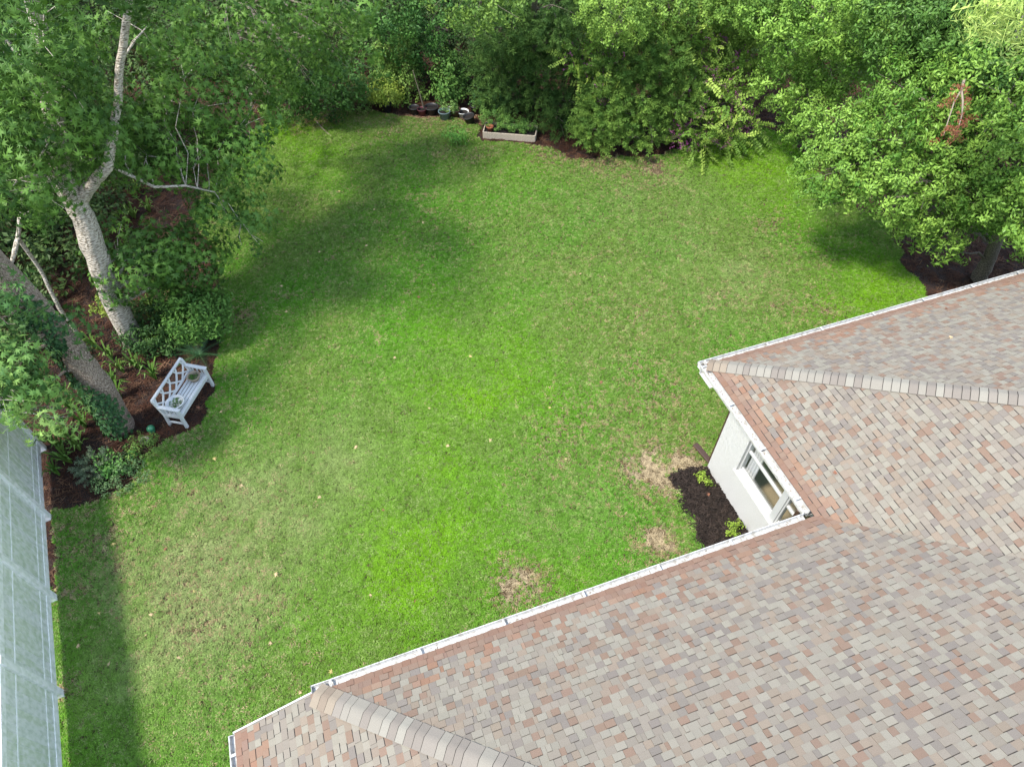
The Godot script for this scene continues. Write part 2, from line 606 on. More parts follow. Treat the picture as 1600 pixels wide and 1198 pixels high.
func hip_caps(a: Vector3, b: Vector3, na: Vector3, nb: Vector3, roof: Node3D):
	# bent cap shingles laid over the hip from a up to b; na, nb: normals of the two slopes
	var d := (b - a).normalized()
	var sa := d.cross(na).normalized()
	var sb := d.cross(nb).normalized()
	if sa.dot(nb) > 0: sa = -sa
	if sb.dot(na) > 0: sb = -sb
	var nm := (na + nb).normalized()
	var l := a.distance_to(b)
	var t := 0.0
	var last := Color(0.4, 0.37, 0.32)
	var bed := S()
	for s in [[sa, na], [sb, nb]]:
		quad(bed, a + nm * 0.021, a + s[0] * 0.15 + s[1] * 0.016, b + s[0] * 0.15 + s[1] * 0.016, b + nm * 0.021, s[1])
	part("hip_underlay", done(bed), M.felt, roof)
	while t < l:
		var w := 0.12 * rng.randf_range(0.9, 1.1)
		if rng.randf() < 0.15: w *= 1.6
		var st := S()
		st.set_color(last.lerp([Color(0.33, 0.305, 0.265), Color(0.3, 0.27, 0.235), Color(0.265, 0.235, 0.205), Color(0.36, 0.34, 0.295)][rng.randi() % 4], 0.9) * (Color(0.97, 0.86, 0.77) if t < 0.3 else Color.WHITE))
		var hw := 0.155
		for s in [[sa, na], [sb, nb]]:
			var rows := []
			for e in [[t, 0.03], [t + w - 0.01, 0.023]]:
				var o: Vector3 = a + d * e[0]
				rows.append([o + nm * (e[1] + 0.012), o + s[0] * hw * 0.35 + (s[1] * 0.75 + nm * 0.25) * (e[1] + 0.004), o + s[0] * hw + s[1] * (e[1] - 0.003), o + s[0] * hw])
			st.set_smooth_group(3)
			quad(st, rows[0][0], rows[0][1], rows[1][1], rows[1][0], nm)
			quad(st, rows[0][1], rows[0][2], rows[1][2], rows[1][1], s[1])
			st.set_smooth_group(-1)
			quad(st, rows[0][2], rows[0][3], rows[1][3], rows[1][2], s[0])
			var under: Vector3 = a + d * t
			quad(st, rows[0][0], rows[0][1], under + s[0] * hw * 0.35, under, -d)
			quad(st, rows[0][1], rows[0][2], rows[0][3], under + s[0] * hw * 0.35, -d)
			quad(st, rows[1][1], rows[1][2], rows[1][3], under + d * (w - 0.016) + s[0] * hw * 0.35, d)
		part("hip_cap", done(st), M.shingle, roof)
		t += w

func gutter(o: Node3D, a: Vector3, b: Vector3, inward: Vector3, open_a: bool, hang: float, y := 2.55):
	# open trough; a-b is the outer lip, inward points to the house
	var d := (b - a).normalized()
	var up := Vector3.UP
	var prof := [Vector2(0.006, -0.012), Vector2(0.0, 0.0), Vector2(0.014, 0.0), Vector2(0.014, -0.02), Vector2(0.008, -0.03), Vector2(0.022, -0.045), Vector2(0.026, -0.06), Vector2(0.118, -0.06), Vector2(0.118, -0.004), Vector2(0.122, -0.004), Vector2(0.122, -0.112), Vector2(0.022, -0.112), Vector2(0.022, -0.066), Vector2(0.0, -0.03)]
	var st := S()
	var cen := Vector2(0.07, 0.1)
	for i in prof.size():
		var p: Vector2 = prof[i]
		var q: Vector2 = prof[(i + 1) % prof.size()]
		var nrm := Vector2(q.y - p.y, p.x - q.x)
		var p3 := inward * p.x + up * (p.y + y)
		var q3 := inward * q.x + up * (q.y + y)
		quad(st, a + p3, b + p3, b + q3, a + q3, inward * -nrm.x + up * -nrm.y)
	var g := part("gutter", done(st), M.gutter, o)
	if open_a:
		st = S()
		box(st, a + inward * 0.061 + up * (y - 0.055) - d * 0.002, d * 0.003, up * 0.058, inward * 0.063)
		part("end_cap", done(st), M.gutter, g)
	var t := 0.25
	var l := a.distance_to(b)
	while t < l - 0.1:
		st = S()
		bar(st, a + d * t + inward * 0.012 + up * (y + 0.006), a + d * t + inward * 0.12 + up * (y + 0.01), 0.035, 0.006, up)
		box(st, a + d * t + inward * 0.012 + up * (y - 0.006), d * 0.02, up * 0.016, inward * 0.004)
		part("hanger", done(st), M.gutter, g)
		t += hang
	# fascia board behind it
	st = S()
	bar(st, a + inward * 0.14 + up * (y - 0.09), b + inward * 0.14 + up * (y - 0.09), 0.02, 0.17, up)
	part("fascia", done(st), M.trim, o)
	st = S()
	bar(st, a + inward * 0.32 + up * (y - 0.185), b + inward * 0.32 + up * (y - 0.185), 0.4, 0.015, up)
	part("soffit", done(st), M.trim, o)

func build_house():
	var h := thing("house", "white stucco house with a shingled hip roof in mixed greys, tans and salmon", "house", HP(WE, 0, 0))
	# ---- roof slopes: underlay sheets, then shingles
	var top := 5.0
	var yt := roof_y(top)
	var cosn := 1.0 / sqrt(1 + SLOPE * SLOPE)
	var sN := (-V + Vector3.UP * SLOPE).normalized()      # up the two lawn-facing slopes
	var sW := (U + Vector3.UP * SLOPE).normalized()
	var sL := (U + Vector3.UP * LOW).normalized()
	var cL := 1.0 / sqrt(1 + LOW * LOW)
	var roof := Node3D.new()
	roof.name = "roof"
	h.add_child(roof, true)
	roof.position = -h.position
	var e0 := 0.115
	var k := SLOPE / LOW
	# long slope: coordinates (a, distance up)
	var f := func(a: float, w: float) -> Vector2: return Vector2(a, (w - e0) / cosn)
	var long_poly := PackedVector2Array([f.call(0.0, e0), f.call(WE + e0, e0), f.call(WE + top, top), f.call(k * (top - e0), top)])
	var wing_v := VB - e0
	# wing west slope: along = V distance from -top to VB, up = U
	var west_poly := PackedVector2Array([Vector2(-e0, 0.0), Vector2(wing_v, 0.0), Vector2(wing_v - (top - e0), (top - e0) / cosn), Vector2(-top, (top - e0) / cosn)])
	var north_poly := PackedVector2Array([Vector2(WE + e0, 0.0), Vector2(22.0, 0.0), Vector2(22.0, (top - e0) / cosn), Vector2(WE + top, (top - e0) / cosn)])
	# left slope: along = -V (w), up = U from its low eave at -1.18
	var la := 1.15
	var left_poly := PackedVector2Array([Vector2(e0, 0.0), Vector2(e0, la / cL), Vector2(top, (la + k * (top - e0)) / cL), Vector2(top, 0.0)])
	var oN := HP(0, e0, 2.57)
	var oW := HP(WE + e0, 0, 2.57)
	var oB := HP(0, e0 - VB, 2.57)
	var oL := HP(-la, 0, 2.57 - LOW * la)
	lay_shingles(oN, U, sN, long_poly, 0)
	lay_shingles(oW, V, sW, west_poly, 1)
	lay_shingles(oB, U, sN, north_poly, 2)
	lay_shingles(oL, -V, sL, left_poly, 3)
	for r in [[oN, U, sN, long_poly], [oW, V, sW, west_poly], [oB, U, sN, north_poly], [oL, -V, sL, left_poly]]:
		var st := S()
		var nn: Vector3 = r[1].cross(r[2]).normalized()
		if nn.y < 0: nn = -nn
		var pts := []
		for q in r[3]: pts.append(r[0] + r[1] * q.x + r[2] * q.y)
		for i in range(1, pts.size() - 1):
			tri(st, pts[0], pts[i], pts[i + 1], nn)
			tri(st, pts[0] - nn * 0.03, pts[i] - nn * 0.03, pts[i + 1] - nn * 0.03, -nn)
		for i in pts.size():
			var j := (i + 1) % pts.size()
			quad(st, pts[i], pts[j], pts[j] - nn * 0.03, pts[i] - nn * 0.03, pts[i] + pts[j] - pts[(i + 2) % pts.size()] - pts[(j + 2) % pts.size()])
		part("underlay", done(st), M.felt, roof)
	# far side, out of the picture: closes the attic
	var st2 := S()
	var rid := [HP(k * (top - e0), top, yt), HP(22, top, yt), HP(22, top * 2, 2.57), HP(-la, top * 2, 2.1)]
	quad(st2, rid[0], rid[1], rid[2], rid[3], Vector3.UP - V)
	tri(st2, HP(k * (top - e0), top, yt), HP(-la, top, 2.57 - LOW * la), HP(-la, top * 2, 2.1), Vector3.UP - U)
	quad(st2, HP(WE + top, top, yt), HP(22, top, yt), HP(22, top - VB, yt), HP(WE + top, top - VB, yt), Vector3.UP)
	part("far_slope", done(st2), M.shingle, roof)
	# ---- shingles: the 300 that show largest are pieces, the rest one mesh
	var order := []
	for i in shingles.size():
		var t = shingles[i]
		var area := 0.0
		var q: PackedVector2Array = t[0]
		for j in q.size(): area += q[j].cross(q[(j + 1) % q.size()]) * 0.5
		order.append([seen_size(t[8], t[4], absf(area)), i])
	order.sort_custom(func(x, y): return x[0] > y[0] or (x[0] == y[0] and x[1] < y[1]))
	var rest := S()
	for j in order.size():
		var t = shingles[order[j][1]]
		if j < 300:
			var st := S()
			add_shingle(st, t)
			part("shingle", done(st), M.shingle, roof)
		else:
			add_shingle(rest, t)
	var rs := part("shingles", done(rest), M.shingle, roof)
	rs.set_meta("kind", "stuff")
	# ---- hips
	var nN := Vector3.UP * cosn + V * SLOPE * cosn
	var nW := Vector3.UP * cosn - U * SLOPE * cosn
	var nL := Vector3.UP * cL - U * LOW * cL
	hip_caps(HP(0.02, e0 + 0.02, 2.58), HP(k * (top - e0), top, yt), nL, nN, roof)
	hip_caps(HP(WE + e0 + 0.02, e0 - VB + 0.02, 2.58), HP(WE + top, top - VB, yt), nW, nN, roof)
	# ---- gutters
	gutter(h, HP(-0.02, 0, 0), HP(WE, 0, 0), -V, true, 1.22)
	gutter(h, HP(WE, 0, 0), HP(WE, -VB, 0), U, false, 1.0)
	gutter(h, HP(WE, -VB, 0), HP(22, -VB, 0), -V, false, 1.22)
	gutter(h, HP(-la - 0.1, e0, 0), HP(-la - 0.1, 9, 0), U, true, 0.9, 2.53 - LOW * la)
	var gb := PackedFloat32Array()
	for i in 150:
		var t := rng.randf()
		var q := HP(lerpf(0.1, WE, t), 0.07 + rng.randf_range(-0.035, 0.035), 2.495)
		if i < 70: q = HP(WE + 0.07 + rng.randf_range(-0.035, 0.035), -VB * t, 2.495)
		elif i < 100: q = HP(WE + 9.0 * t, -VB + 0.07, 2.495)
		put(gb, frame(Vector3.UP + rv() * 0.3, rng.randf() * TAU, rng.randf_range(0.12, 0.32)), q, Color(0.12, 0.08, 0.05).lerp(Color(0.3, 0.2, 0.12), rng.randf()))
	scatter(SP.chip, gb, M.vleaf, "gutter_litter", h)
	# flashing board on the low slope's open edge
	st2 = S()
	bar(st2, HP(0, e0 - 0.012, 2.53), HP(-la, e0 - 0.012, 2.53 - LOW * la), 0.02, 0.12, Vector3.UP)
	part("rake_board", done(st2), M.trim, h)
	# ---- walls
	var wu := 8.009
	var vn := 2.465
	var vs := -0.36
	var ht := 2.36
	var wall := func(name_: String, a0: float, v0: float, a1: float, v1: float, y0: float, y1: float, inw: Vector3) -> void:
		var s := S()
		var p := HP(a0, -v0, 0)
		var q := HP(a1, -v1, 0)
		var c := (p + q) * 0.5 + Vector3.UP * (y0 + y1) * 0.5 + inw * 0.1
		box(s, c, (q - p) * 0.5, Vector3.UP * (y1 - y0) * 0.5, inw * 0.1)
		part(name_, done(s), M.stucco, h)
	var w0 := vn - 0.68     # window opening along V, from w0 down to w1
	var w1 := vn - 2.62
	var y0 := 0.92
	var y1 := 2.12
	var ws := S()
	for r in [[vn, w0, 0.0, ht], [w1, vs + 0.0, 0.0, ht], [w0, w1, 0.0, y0], [w0, w1, y1, ht]]:
		var p := HP(wu, -r[0], 0)
		var q := HP(wu, -r[1], 0)
		box(ws, (p + q) * 0.5 + Vector3.UP * (r[2] + r[3]) * 0.5 + U * 0.1, (q - p) * 0.5, Vector3.UP * (r[3] - r[2]) * 0.5, U * 0.1)
	part("wall", done(ws), M.stucco, h)
	wall.call("wall", wu + 0.2, vn, 21.5, vn, 0.0, ht, -V)
	wall.call("wall", 0.3, vs, wu, vs, 0.0, ht, -V)
	wall.call("wall", 0.3, vs - 0.2, 0.3, -9.5, 0.0, ht, U)
	wall.call("wall", 21.3, vn - 0.2, 21.3, -9.5, 0.0, ht, U)
	wall.call("wall", 0.5, -9.3, 21.3, -9.3, 0.0, ht, -V)
	# ---- window: frame, two sashes beside a wide mullion, meeting rails, panes, sill
	var win := Node3D.new()
	win.name = "window"
	h.add_child(win, true)
	win.position = -h.position
	var fb := func(called: String, va: float, vb: float, ya: float, yb: float, ua: float, ub: float, m: Material, bev := 0.004) -> void:
		var s := S()
		var p := HP(wu, -va, 0)
		var q := HP(wu, -vb, 0)
		box(s, (p + q) * 0.5 + Vector3.UP * (ya + yb) * 0.5 + U * (ua + ub) * 0.5, (q - p) * 0.5, Vector3.UP * (yb - ya) * 0.5, U * (ub - ua) * 0.5, bev)
		part(called, done(s), m, win)
	fb.call("sill", w0 + 0.05, w1 - 0.05, y0 - 0.06, y0 + 0.004, -0.035, 0.06, M.stucco)
	var mul := vn - 1.82
	fb.call("mullion", mul + 0.06, mul - 0.06, y0 + 0.01, y1, 0.03, 0.15, M.vinyl)
	for un in [[w0, mul + 0.06], [mul - 0.06, w1]]:
		fb.call("frame", un[0], un[0] - 0.032, y0 + 0.01, y1, 0.06, 0.15, M.vinyl)
		fb.call("frame", un[1] + 0.032, un[1], y0 + 0.01, y1, 0.06, 0.15, M.vinyl)
		fb.call("frame", un[0] - 0.032, un[1] + 0.032, y0 + 0.01, y0 + 0.07, 0.06, 0.15, M.vinyl)
		fb.call("frame", un[0] - 0.032, un[1] + 0.032, y1 - 0.05, y1, 0.06, 0.15, M.vinyl)
		fb.call("sash", un[0] - 0.032, un[1] + 0.032, y0 + 0.07, y0 + 0.115, 0.085, 0.12, M.vinyl)
		fb.call("meeting_rail", un[0] - 0.032, un[1] + 0.032, 1.545, 1.59, 0.075, 0.13, M.vinyl)
		fb.call("pane", un[0] - 0.032, un[1] + 0.032, y0 + 0.12, 1.545, 0.1, 0.104, M.glass, 0.0)
		fb.call("pane", un[0] - 0.032, un[1] + 0.032, 1.59, y1 - 0.05, 0.112, 0.116, M.glass, 0.0)
	# the room behind it
	st2 = S()
	box(st2, HP(wu + 2.2, -(vn + vs) * 0.5, 0.15), U * 2.0, Vector3.UP * 0.02, V * 1.4)
	part("room_floor", done(st2), M.carpet, h)
	st2 = S()
	box(st2, HP(wu + 4.2, -(vn + vs) * 0.5, 1.2), U * 0.05, Vector3.UP * 1.15, V * 1.4)
	box(st2, HP(wu + 2.2, -vs + 0.3, 1.2), U * 2.0, Vector3.UP * 1.15, V * 0.05)
	part("room_wall", done(st2), M.inner, h)
	st2 = S()
	for i in 7:
		var x := w0 - 0.03 - i * 0.035
		tube(st2, [HP(wu + 0.26 + (i % 2) * 0.03, -x, 0.75), HP(wu + 0.26 + (i % 2) * 0.03, -x, 2.2)], [0.028, 0.026], 8)
	part("curtain", done(st2), M.cloth, h)
	# brown downspout: elbow from the inner corner back to the wall, and the run-out on the ground
	st2 = S()
	var d0 := HP(WE + 0.06, -0.12, 2.43)
	bar(st2, d0, HP(WE + 0.24, -0.2, 2.2), 0.075, 0.1, Vector3.UP, 0.006)
	bar(st2, HP(WE + 0.24, -0.2, 2.22), HP(WE + 0.24, -0.2, 0.1), 0.075, 0.1, U, 0.006)
	part("downspout", done(st2), M.brown, h)
	var n0 := HP(wu - 0.06, -vn - 0.02, 0)
	st2 = S()
	var ln := HP(wu + 0.1, -vn - 0.06, 0)
	bar(st2, ln + Vector3(0, 0.05, 0), P(1086, 694, 0.05), 0.12, 0.085, Vector3.UP, 0.01)
	bar(st2, ln + Vector3(0, 0.05, 0), ln + Vector3(0, 2.3, 0), 0.085, 0.075, U, 0.01)
	part("downspout", done(st2), M.brown, h)

# ---------------------------------------------------------------- fence
func build_fence():
	var F := Vector3(0.448, 0, 0.894)
	var N := Vector3(0.894, 0, -0.448)
	var p0 := Vector3(-10.0, 0, -7.97)
	var up := Vector3.UP
	var o := thing("fence", "white vinyl board privacy fence, stained green in places, along the lawn", "fence", p0)
	var step := 1.83
	for i in 6:
		var c := p0 + F * step * i
		var st := S()
		box(st, c + up * 0.91, F * 0.062, up * 0.91, N * 0.062, 0.006)
		var po := part("post", done(st), M.vinyl_white, o)
		st = S()
		box(st, c + up * 1.83, F * 0.066, up * 0.012, N * 0.066, 0.004)
		for s in [[F, N], [N, -F], [-F, -N], [-N, F]]:
			tri(st, c + up * 1.842 + (s[0] + s[1]) * 0.062, c + up * 1.842 + (s[0] - s[1]) * 0.062, c + up * 1.875, s[0] + up)
		part("post_cap", done(st), M.vinyl_white, po)
		if i == 5: break
		var a := c + F * 0.056
		var b := c + F * (step - 0.056)
		st = S()
		bar(st, a + up * 1.72, b + up * 1.72, 0.05, 0.13, up, 0.005)
		part("rail", done(st), M.vinyl_white, o)
		st = S()
		bar(st, a + up * 0.25, b + up * 0.25, 0.045, 0.15, up, 0.005)
		part("rail", done(st), M.vinyl_white, o)
		for y in [0.52, 1.36]:
			st = S()
			bar(st, a + up * y, b + up * y, 0.034, 0.035, up, 0.003)
			part("rail", done(st), M.vinyl_white, o)
		var n := 13
		var w := (step - 0.112) / n
		st = S()
		box(st, c + F * step * 0.5 + up * 0.99, F * (step * 0.5 - 0.06), up * 0.66, N * 0.006)
		part("panel_core", done(st), M.fence, o)
		for k in n:
			st = S()
			var m := a + F * w * (k + 0.5)
			box(st, m + up * 0.99 + N * (0.0015 if k % 2 else -0.0005), F * (w * 0.5 - 0.004), up * 0.665, N * 0.011, 0.004)
			part("board", done(st), M.fence if rng.randf() < 0.4 else M.fence_green, o)

# ---------------------------------------------------------------- bench
func build_bench():
	var L := Vector3(0.19, 0, -0.982)
	var B := Vector3(-0.982, 0, -0.19)
	var up := Vector3.UP
	var o0 := Vector3(-7.1, 0, -8.54)     # near front leg
	var o := thing("garden_bench", "white painted wooden garden bench with lattice back at the bed's edge", "bench", o0)
	var W := 1.2
	var D := 0.38
	var at := func(l: float, b: float, y: float) -> Vector3: return o0 + L * l + B * b + up * y
	for l in [0.0, W]:
		var st := S()
		bar(st, at.call(l, 0, 0), at.call(l, 0, 0.6), 0.065, 0.065, L, 0.006)
		part("leg", done(st), M.paint, o)
		st = S()
		bar(st, at.call(l, D + 0.03, 0), at.call(l, D, 0.4), 0.06, 0.06, L, 0.006)
		bar(st, at.call(l, D, 0.395), at.call(l, D + 0.09, 0.83), 0.065, 0.06, L, 0.006)
		part("leg", done(st), M.paint, o)
		st = S()
		bar(st, at.call(l, -0.06, 0.625), at.call(l, D + 0.06, 0.645), 0.085, 0.035, up, 0.008)
		part("armrest", done(st), M.paint, o)
		st = S()
		bar(st, at.call(l, 0.03, 0.37), at.call(l, D, 0.37), 0.03, 0.09, up, 0.004)
		part("rail", done(st), M.paint, o)
		st = S()
		bar(st, at.call(l, 0.03, 0.14), at.call(l, D, 0.14), 0.03, 0.05, up, 0.004)
		part("rail", done(st), M.paint, o)
		for k in 3:
			st = S()
			bar(st, at.call(l, 0.1 + k * 0.1, 0.41), at.call(l, 0.1 + k * 0.1, 0.61), 0.02, 0.03, L, 0.003)
			part("spindle", done(st), M.paint, o)
	var st := S()
	bar(st, at.call(0.03, 0.0, 0.365), at.call(W - 0.03, 0.0, 0.365), 0.03, 0.09, up, 0.004)
	part("rail", done(st), M.paint, o)
	st = S()
	bar(st, at.call(-0.02, D + 0.095, 0.84), at.call(W + 0.02, D + 0.095, 0.84), 0.055, 0.05, up, 0.008)
	part("back_rail", done(st), M.paint, o)
	st = S()
	bar(st, at.call(0.03, D + 0.02, 0.47), at.call(W - 0.03, D + 0.02, 0.47), 0.04, 0.05, up, 0.005)
	part("back_rail", done(st), M.paint, o)
	for k in 5:
		st = S()
		var b := -0.01 + k * 0.08
		bar(st, at.call(0.0, b + 0.035, 0.42 - k * 0.004), at.call(W, b + 0.035, 0.42 - k * 0.004), 0.062, 0.022, up, 0.004)
		part("slat", done(st), M.paint, o)
	# lattice of crossing arcs in the leaning back
	var h := 0.36
	var n := 4
	var pitch := (W - 0.06) / n
	for i in range(-1, n + 2):
		for sd in [-1.0, 1.0]:
			var pts := []
			for q in 15:
				var t := q / 14.0
				var l: float = 0.03 + pitch * i + sd * pitch * 1.15 * sin(t * PI * 0.5)
				if l < 0.01 or l > W - 0.01:
					if pts.size() > 1: break
					pts.clear()
					continue
				pts.append(at.call(l, D + 0.02 + 0.075 * t, 0.48 + h * t))
			if pts.size() < 3: continue
			st = S()
			for q in pts.size() - 1:
				bar(st, pts[q], pts[q + 1] + (pts[q + 1] - pts[q]) * 0.08, 0.036, 0.018 + 0.004 * sd, B + up * -0.26)
			part("lattice_bar", done(st), M.paint, o)
	# bowls on the seat
	for b in [[0.24, 0.2, 0.19, "white planter bowl with low green plants on the bench's near end", M.paint, 0.13], [1.0, 0.17, 0.14, "tan clay pot with small dark plants on the bench's far end", M.clay, 0.12]]:
		var c: Vector3 = at.call(b[0], b[1], 0.432)
		var t := thing("planter_bowl", b[3], "planter", c)
		var r: float = b[2]
		st = S()
		lathe(st, c, [Vector2(0, 0), Vector2(r * 0.65, 0), Vector2(r * 0.95, b[5] * 0.8), Vector2(r * 1.06, b[5]), Vector2(r * 1.02, b[5] + 0.012), Vector2(r * 0.9, b[5] + 0.006), Vector2(r * 0.86, b[5] - 0.03), Vector2(0, b[5] - 0.03)], 24)
		part("bowl", done(st), b[4], t)
		var buf := PackedFloat32Array()
		for i in 60:
			var a := rng.randf() * TAU
			var q := sqrt(rng.randf()) * r * 0.72
			put(buf, frame(Vector3.UP + rv() * 0.6, rng.randf() * TAU, 0.28), c + Vector3(cos(a) * q, b[5] - 0.06, sin(a) * q), Color(0.06, 0.13, 0.025) * rng.randf_range(0.5, 1.8))
		scatter(SP.tiny, buf, M.leaf, "foliage", t)

# ---------------------------------------------------------------- ground
var lawn_poly := []
var mulch_poly := []
var bare := []     # [x, z, radius, strength] worn patches
var lush := []
var pale := []   # thinner, paler turf

func ground_blob(list: Array, x: float, z: float) -> float:
	var s := 0.0
	for b in list:
		var dx: float = x - b[0]
		var dz: float = z - b[1]
		var q: float = (dx * dx + dz * dz) / (b[2] * b[2])
		if q < 4.0: s += b[3] * exp(-q * 1.3)
	return s

func build_ground():
	var st := S()
	quad(st, Vector3(-90, 0, -110), Vector3(90, 0, -110), Vector3(90, 0, 60), Vector3(-90, 0, 60), Vector3.UP)
	single("ground", done(st), M.litter, "structure")
	var px := [[84, 925], [84, 860], [78, 800], [130, 790], [185, 765], [225, 725], [262, 690], [312, 662], [336, 610], [340, 556], [352, 520], [354, 470], [338, 425], [325, 385], [300, 335], [318, 290], [360, 250], [392, 205], [440, 190], [500, 172], [570, 172], [640, 182], [700, 186], [745, 196], [756, 222], [836, 228], [890, 244], [960, 246], [1050, 240], [1078, 228], [1130, 218], [1190, 200], [1240, 214], [1262, 262], [1330, 318], [1390, 350], [1402, 390], [1416, 425], [1450, 462], [1500, 490]]
	for p in px: lawn_poly.append(P(p[0], p[1]))
	lawn_poly.append(HP(18, -2.4, 0))
	lawn_poly.append(HP(8.0, -2.465, 0))
	lawn_poly.append(P(1100, 736))
	lawn_poly.append(P(1050, 742))
	lawn_poly.append(P(1075, 812))
	lawn_poly.append(P(1104, 862))
	lawn_poly.append(HP(6.9, 0.3, 0))
	lawn_poly.append(HP(0.3, 0.36, 0))
	lawn_poly.append(HP(0.3, 6, 0))
	lawn_poly.append(Vector3(-14, 0, 3.5))
	lawn_poly.append(Vector3(-15.5, 0, -5.0))
	lawn_poly.append(Vector3(-9.6, 0, -5.9))
	lawn_poly = rough_edge(lawn_poly, 0.3, 0.13)
	single("lawn", sheet(lawn_poly, 0.006), M.soil, "structure")
	mulch_poly = rough_edge([P(1046, 741), P(1100, 730), HP(8.0, -2.46, 0), HP(8.0, 0.34, 0), HP(6.7, 0.34, 0), P(1100, 868), P(1070, 812)], 0.2, 0.05)
	single("mulch_bed", sheet(mulch_poly, 0.014), M.mulch, "structure")
	# worn patches and lush patches of the turf
	for b in [[1028, 726, 0.85, 1.5], [1075, 735, 0.4, 0.9], [1036, 850, 0.45, 1.3], [812, 915, 0.6, 1.1], [1130, 462, 0.6, 0.5], [1210, 480, 0.9, 0.45], [1200, 352, 0.6, 0.5], [930, 250, 1.2, 0.55], [1010, 262, 1.3, 0.7], [690, 240, 0.5, 0.6], [735, 248, 0.4, 0.6], [760, 240, 0.4, 0.5], [380, 500, 0.5, 0.8], [1300, 500, 0.8, 0.5], [480, 190, 1.0, 0.55], [580, 182, 1.6, 0.55], [860, 232, 1.2, 0.5], [700, 190, 1.2, 0.5], [300, 690, 0.8, 0.5], [150, 800, 1.4, 0.6], [960, 640, 1.6, 0.28], [1000, 500, 1.8, 0.22], [350, 850, 1.8, 0.14], [260, 950, 1.6, 0.2], [860, 740, 0.8, 0.3], [1260, 430, 1.5, 0.22], [1060, 640, 1.2, 0.3], [860, 700, 0.9, 0.25], [420, 1010, 1.5, 0.18], [105, 930, 0.3, 0.9], [105, 1075, 0.25, 0.8]]:
		var p := P(b[0], b[1])
		bare.append([p.x, p.z, b[2], b[3]])
	for b in [[760, 590, 2.2, 0.8], [640, 760, 2.2, 0.6], [560, 960, 1.6, 0.7], [690, 880, 1.5, 0.6], [1400, 480, 2.0, 1.2], [1220, 275, 2.4, 1.1], [1120, 250, 1.5, 0.7], [500, 230, 2.0, 0.6], [820, 260, 1.8, 0.3], [1090, 780, 0.5, 0.8], [160, 1080, 1.5, 0.5], [430, 200, 1.5, 0.7], [880, 880, 1.0, 0.5], [1330, 520, 1.0, 0.5], [700, 480, 1.4, 0.3]]:
		var p := P(b[0], b[1])
		lush.append([p.x, p.z, b[2], b[3]])
	for b in [[300, 900, 2.0, 0.7], [420, 800, 1.6, 0.6], [260, 1020, 1.4, 0.5], [560, 700, 1.4, 0.4], [960, 290, 2.6, 0.2], [1080, 300, 2.0, 0.2], [880, 800, 1.0, 0.35], [1150, 430, 1.6, 0.45]]:
		var p := P(b[0], b[1])
		pale.append([p.x, p.z, b[2], b[3]])
	# grass
	var poly := in2(lawn_poly)
	var buf := PackedFloat32Array()
	var under := PackedVector2Array()
	for p in [HP(0.6, 0.9, 0), HP(7.4, 0.9, 0), HP(8.5, -1.9, 0), HP(22, -1.9, 0), HP(22, 12, 0), HP(0.6, 12, 0)]: under.append(Vector2(p.x, p.z))
	var n := 1000000
	for i in n:
		var x := rng.randf_range(-11.5, 13.5)
		var z := rng.randf_range(-23.0, 0.2)
		if z < -14.0 and rng.randf() < 0.25: continue
		var v := Vector2(x, z)
		if not Geometry2D.is_point_in_polygon(v, poly) or Geometry2D.is_point_in_polygon(v, under): continue
		var a := nz.get_noise_2d(x * 9.0, z * 9.0)
		var b := nz.get_noise_2d(x * 45.0 + 300, z * 45.0)
		var c := nz.get_noise_2d(x * 170.0, z * 170.0 + 700)
		var dry := ground_blob(bare, x, z)
		var lu := ground_blob(lush, x, z)
		var worn := dry * (0.75 + 0.9 * b + 0.6 * c) + maxf(0.0, 0.35 * b + 0.35 * c - 0.18 + 0.15 * a - lu * 0.25)
		if rng.randf() < worn * 1.05: continue
		var col := Color(0.118, 0.208, 0.036).lerp(Color(0.08, 0.225, 0.02), clampf(0.5 + 0.9 * a + 0.7 * b, 0, 1))
		col = col.lerp(Color(0.132, 0.285, 0.015), clampf(lu * (0.8 + b), 0, 1))
		col = col.lerp(Color(0.25, 0.29, 0.115), clampf(ground_blob(pale, x, z) * (0.75 + b + 0.5 * c), 0, 0.85))
		var r := rng.randf()
		var dryness := clampf(0.03 + worn * 0.55 + 0.16 * maxf(c, 0.0) - 0.12 * lu, 0, 0.9)
		if r < dryness:
			col = Color(0.34, 0.29, 0.15).lerp(Color(0.24, 0.17, 0.09), rng.randf())
		elif r < dryness + 0.18:
			col = Color(0.2, 0.27, 0.085)
		col *= rng.randf_range(0.75, 1.45)
		var s := rng.randf_range(0.65, 1.15) * (1.0 + 0.35 * c)
		var bs := frame(Vector3(rng.randf_range(-0.3, 0.3), 1, rng.randf_range(-0.3, 0.3)), rng.randf() * TAU, s)
		put(buf, bs, Vector3(x, 0.008, z), col)
	print("grass ", buf.size() / 16)
	scatter(SP.grass, buf, M.grass, "grass").set_meta("label", "short green lawn grass with paler worn patches")
	get_node("grass").set_meta("category", "grass")
	# pine straw over the beds and under the trees
	buf = PackedFloat32Array()
	for i in 60000:
		var x := rng.randf_range(-15, 19)
		var z := rng.randf_range(-27, -4.5)
		if Geometry2D.is_point_in_polygon(Vector2(x, z), poly): continue
		if x > -6 and x < 8 and z > -16: continue
		put(buf, frame(Vector3(rng.randf_range(-0.2, 0.2), 1, rng.randf_range(-0.2, 0.2)), rng.randf() * TAU, rng.randf_range(0.7, 1.6)), Vector3(x, 0.0, z), Color(0.068, 0.029, 0.018).lerp(Color(0.19, 0.11, 0.065), pow(rng.randf(), 4.0)) * rng.randf_range(0.4, 1.2))
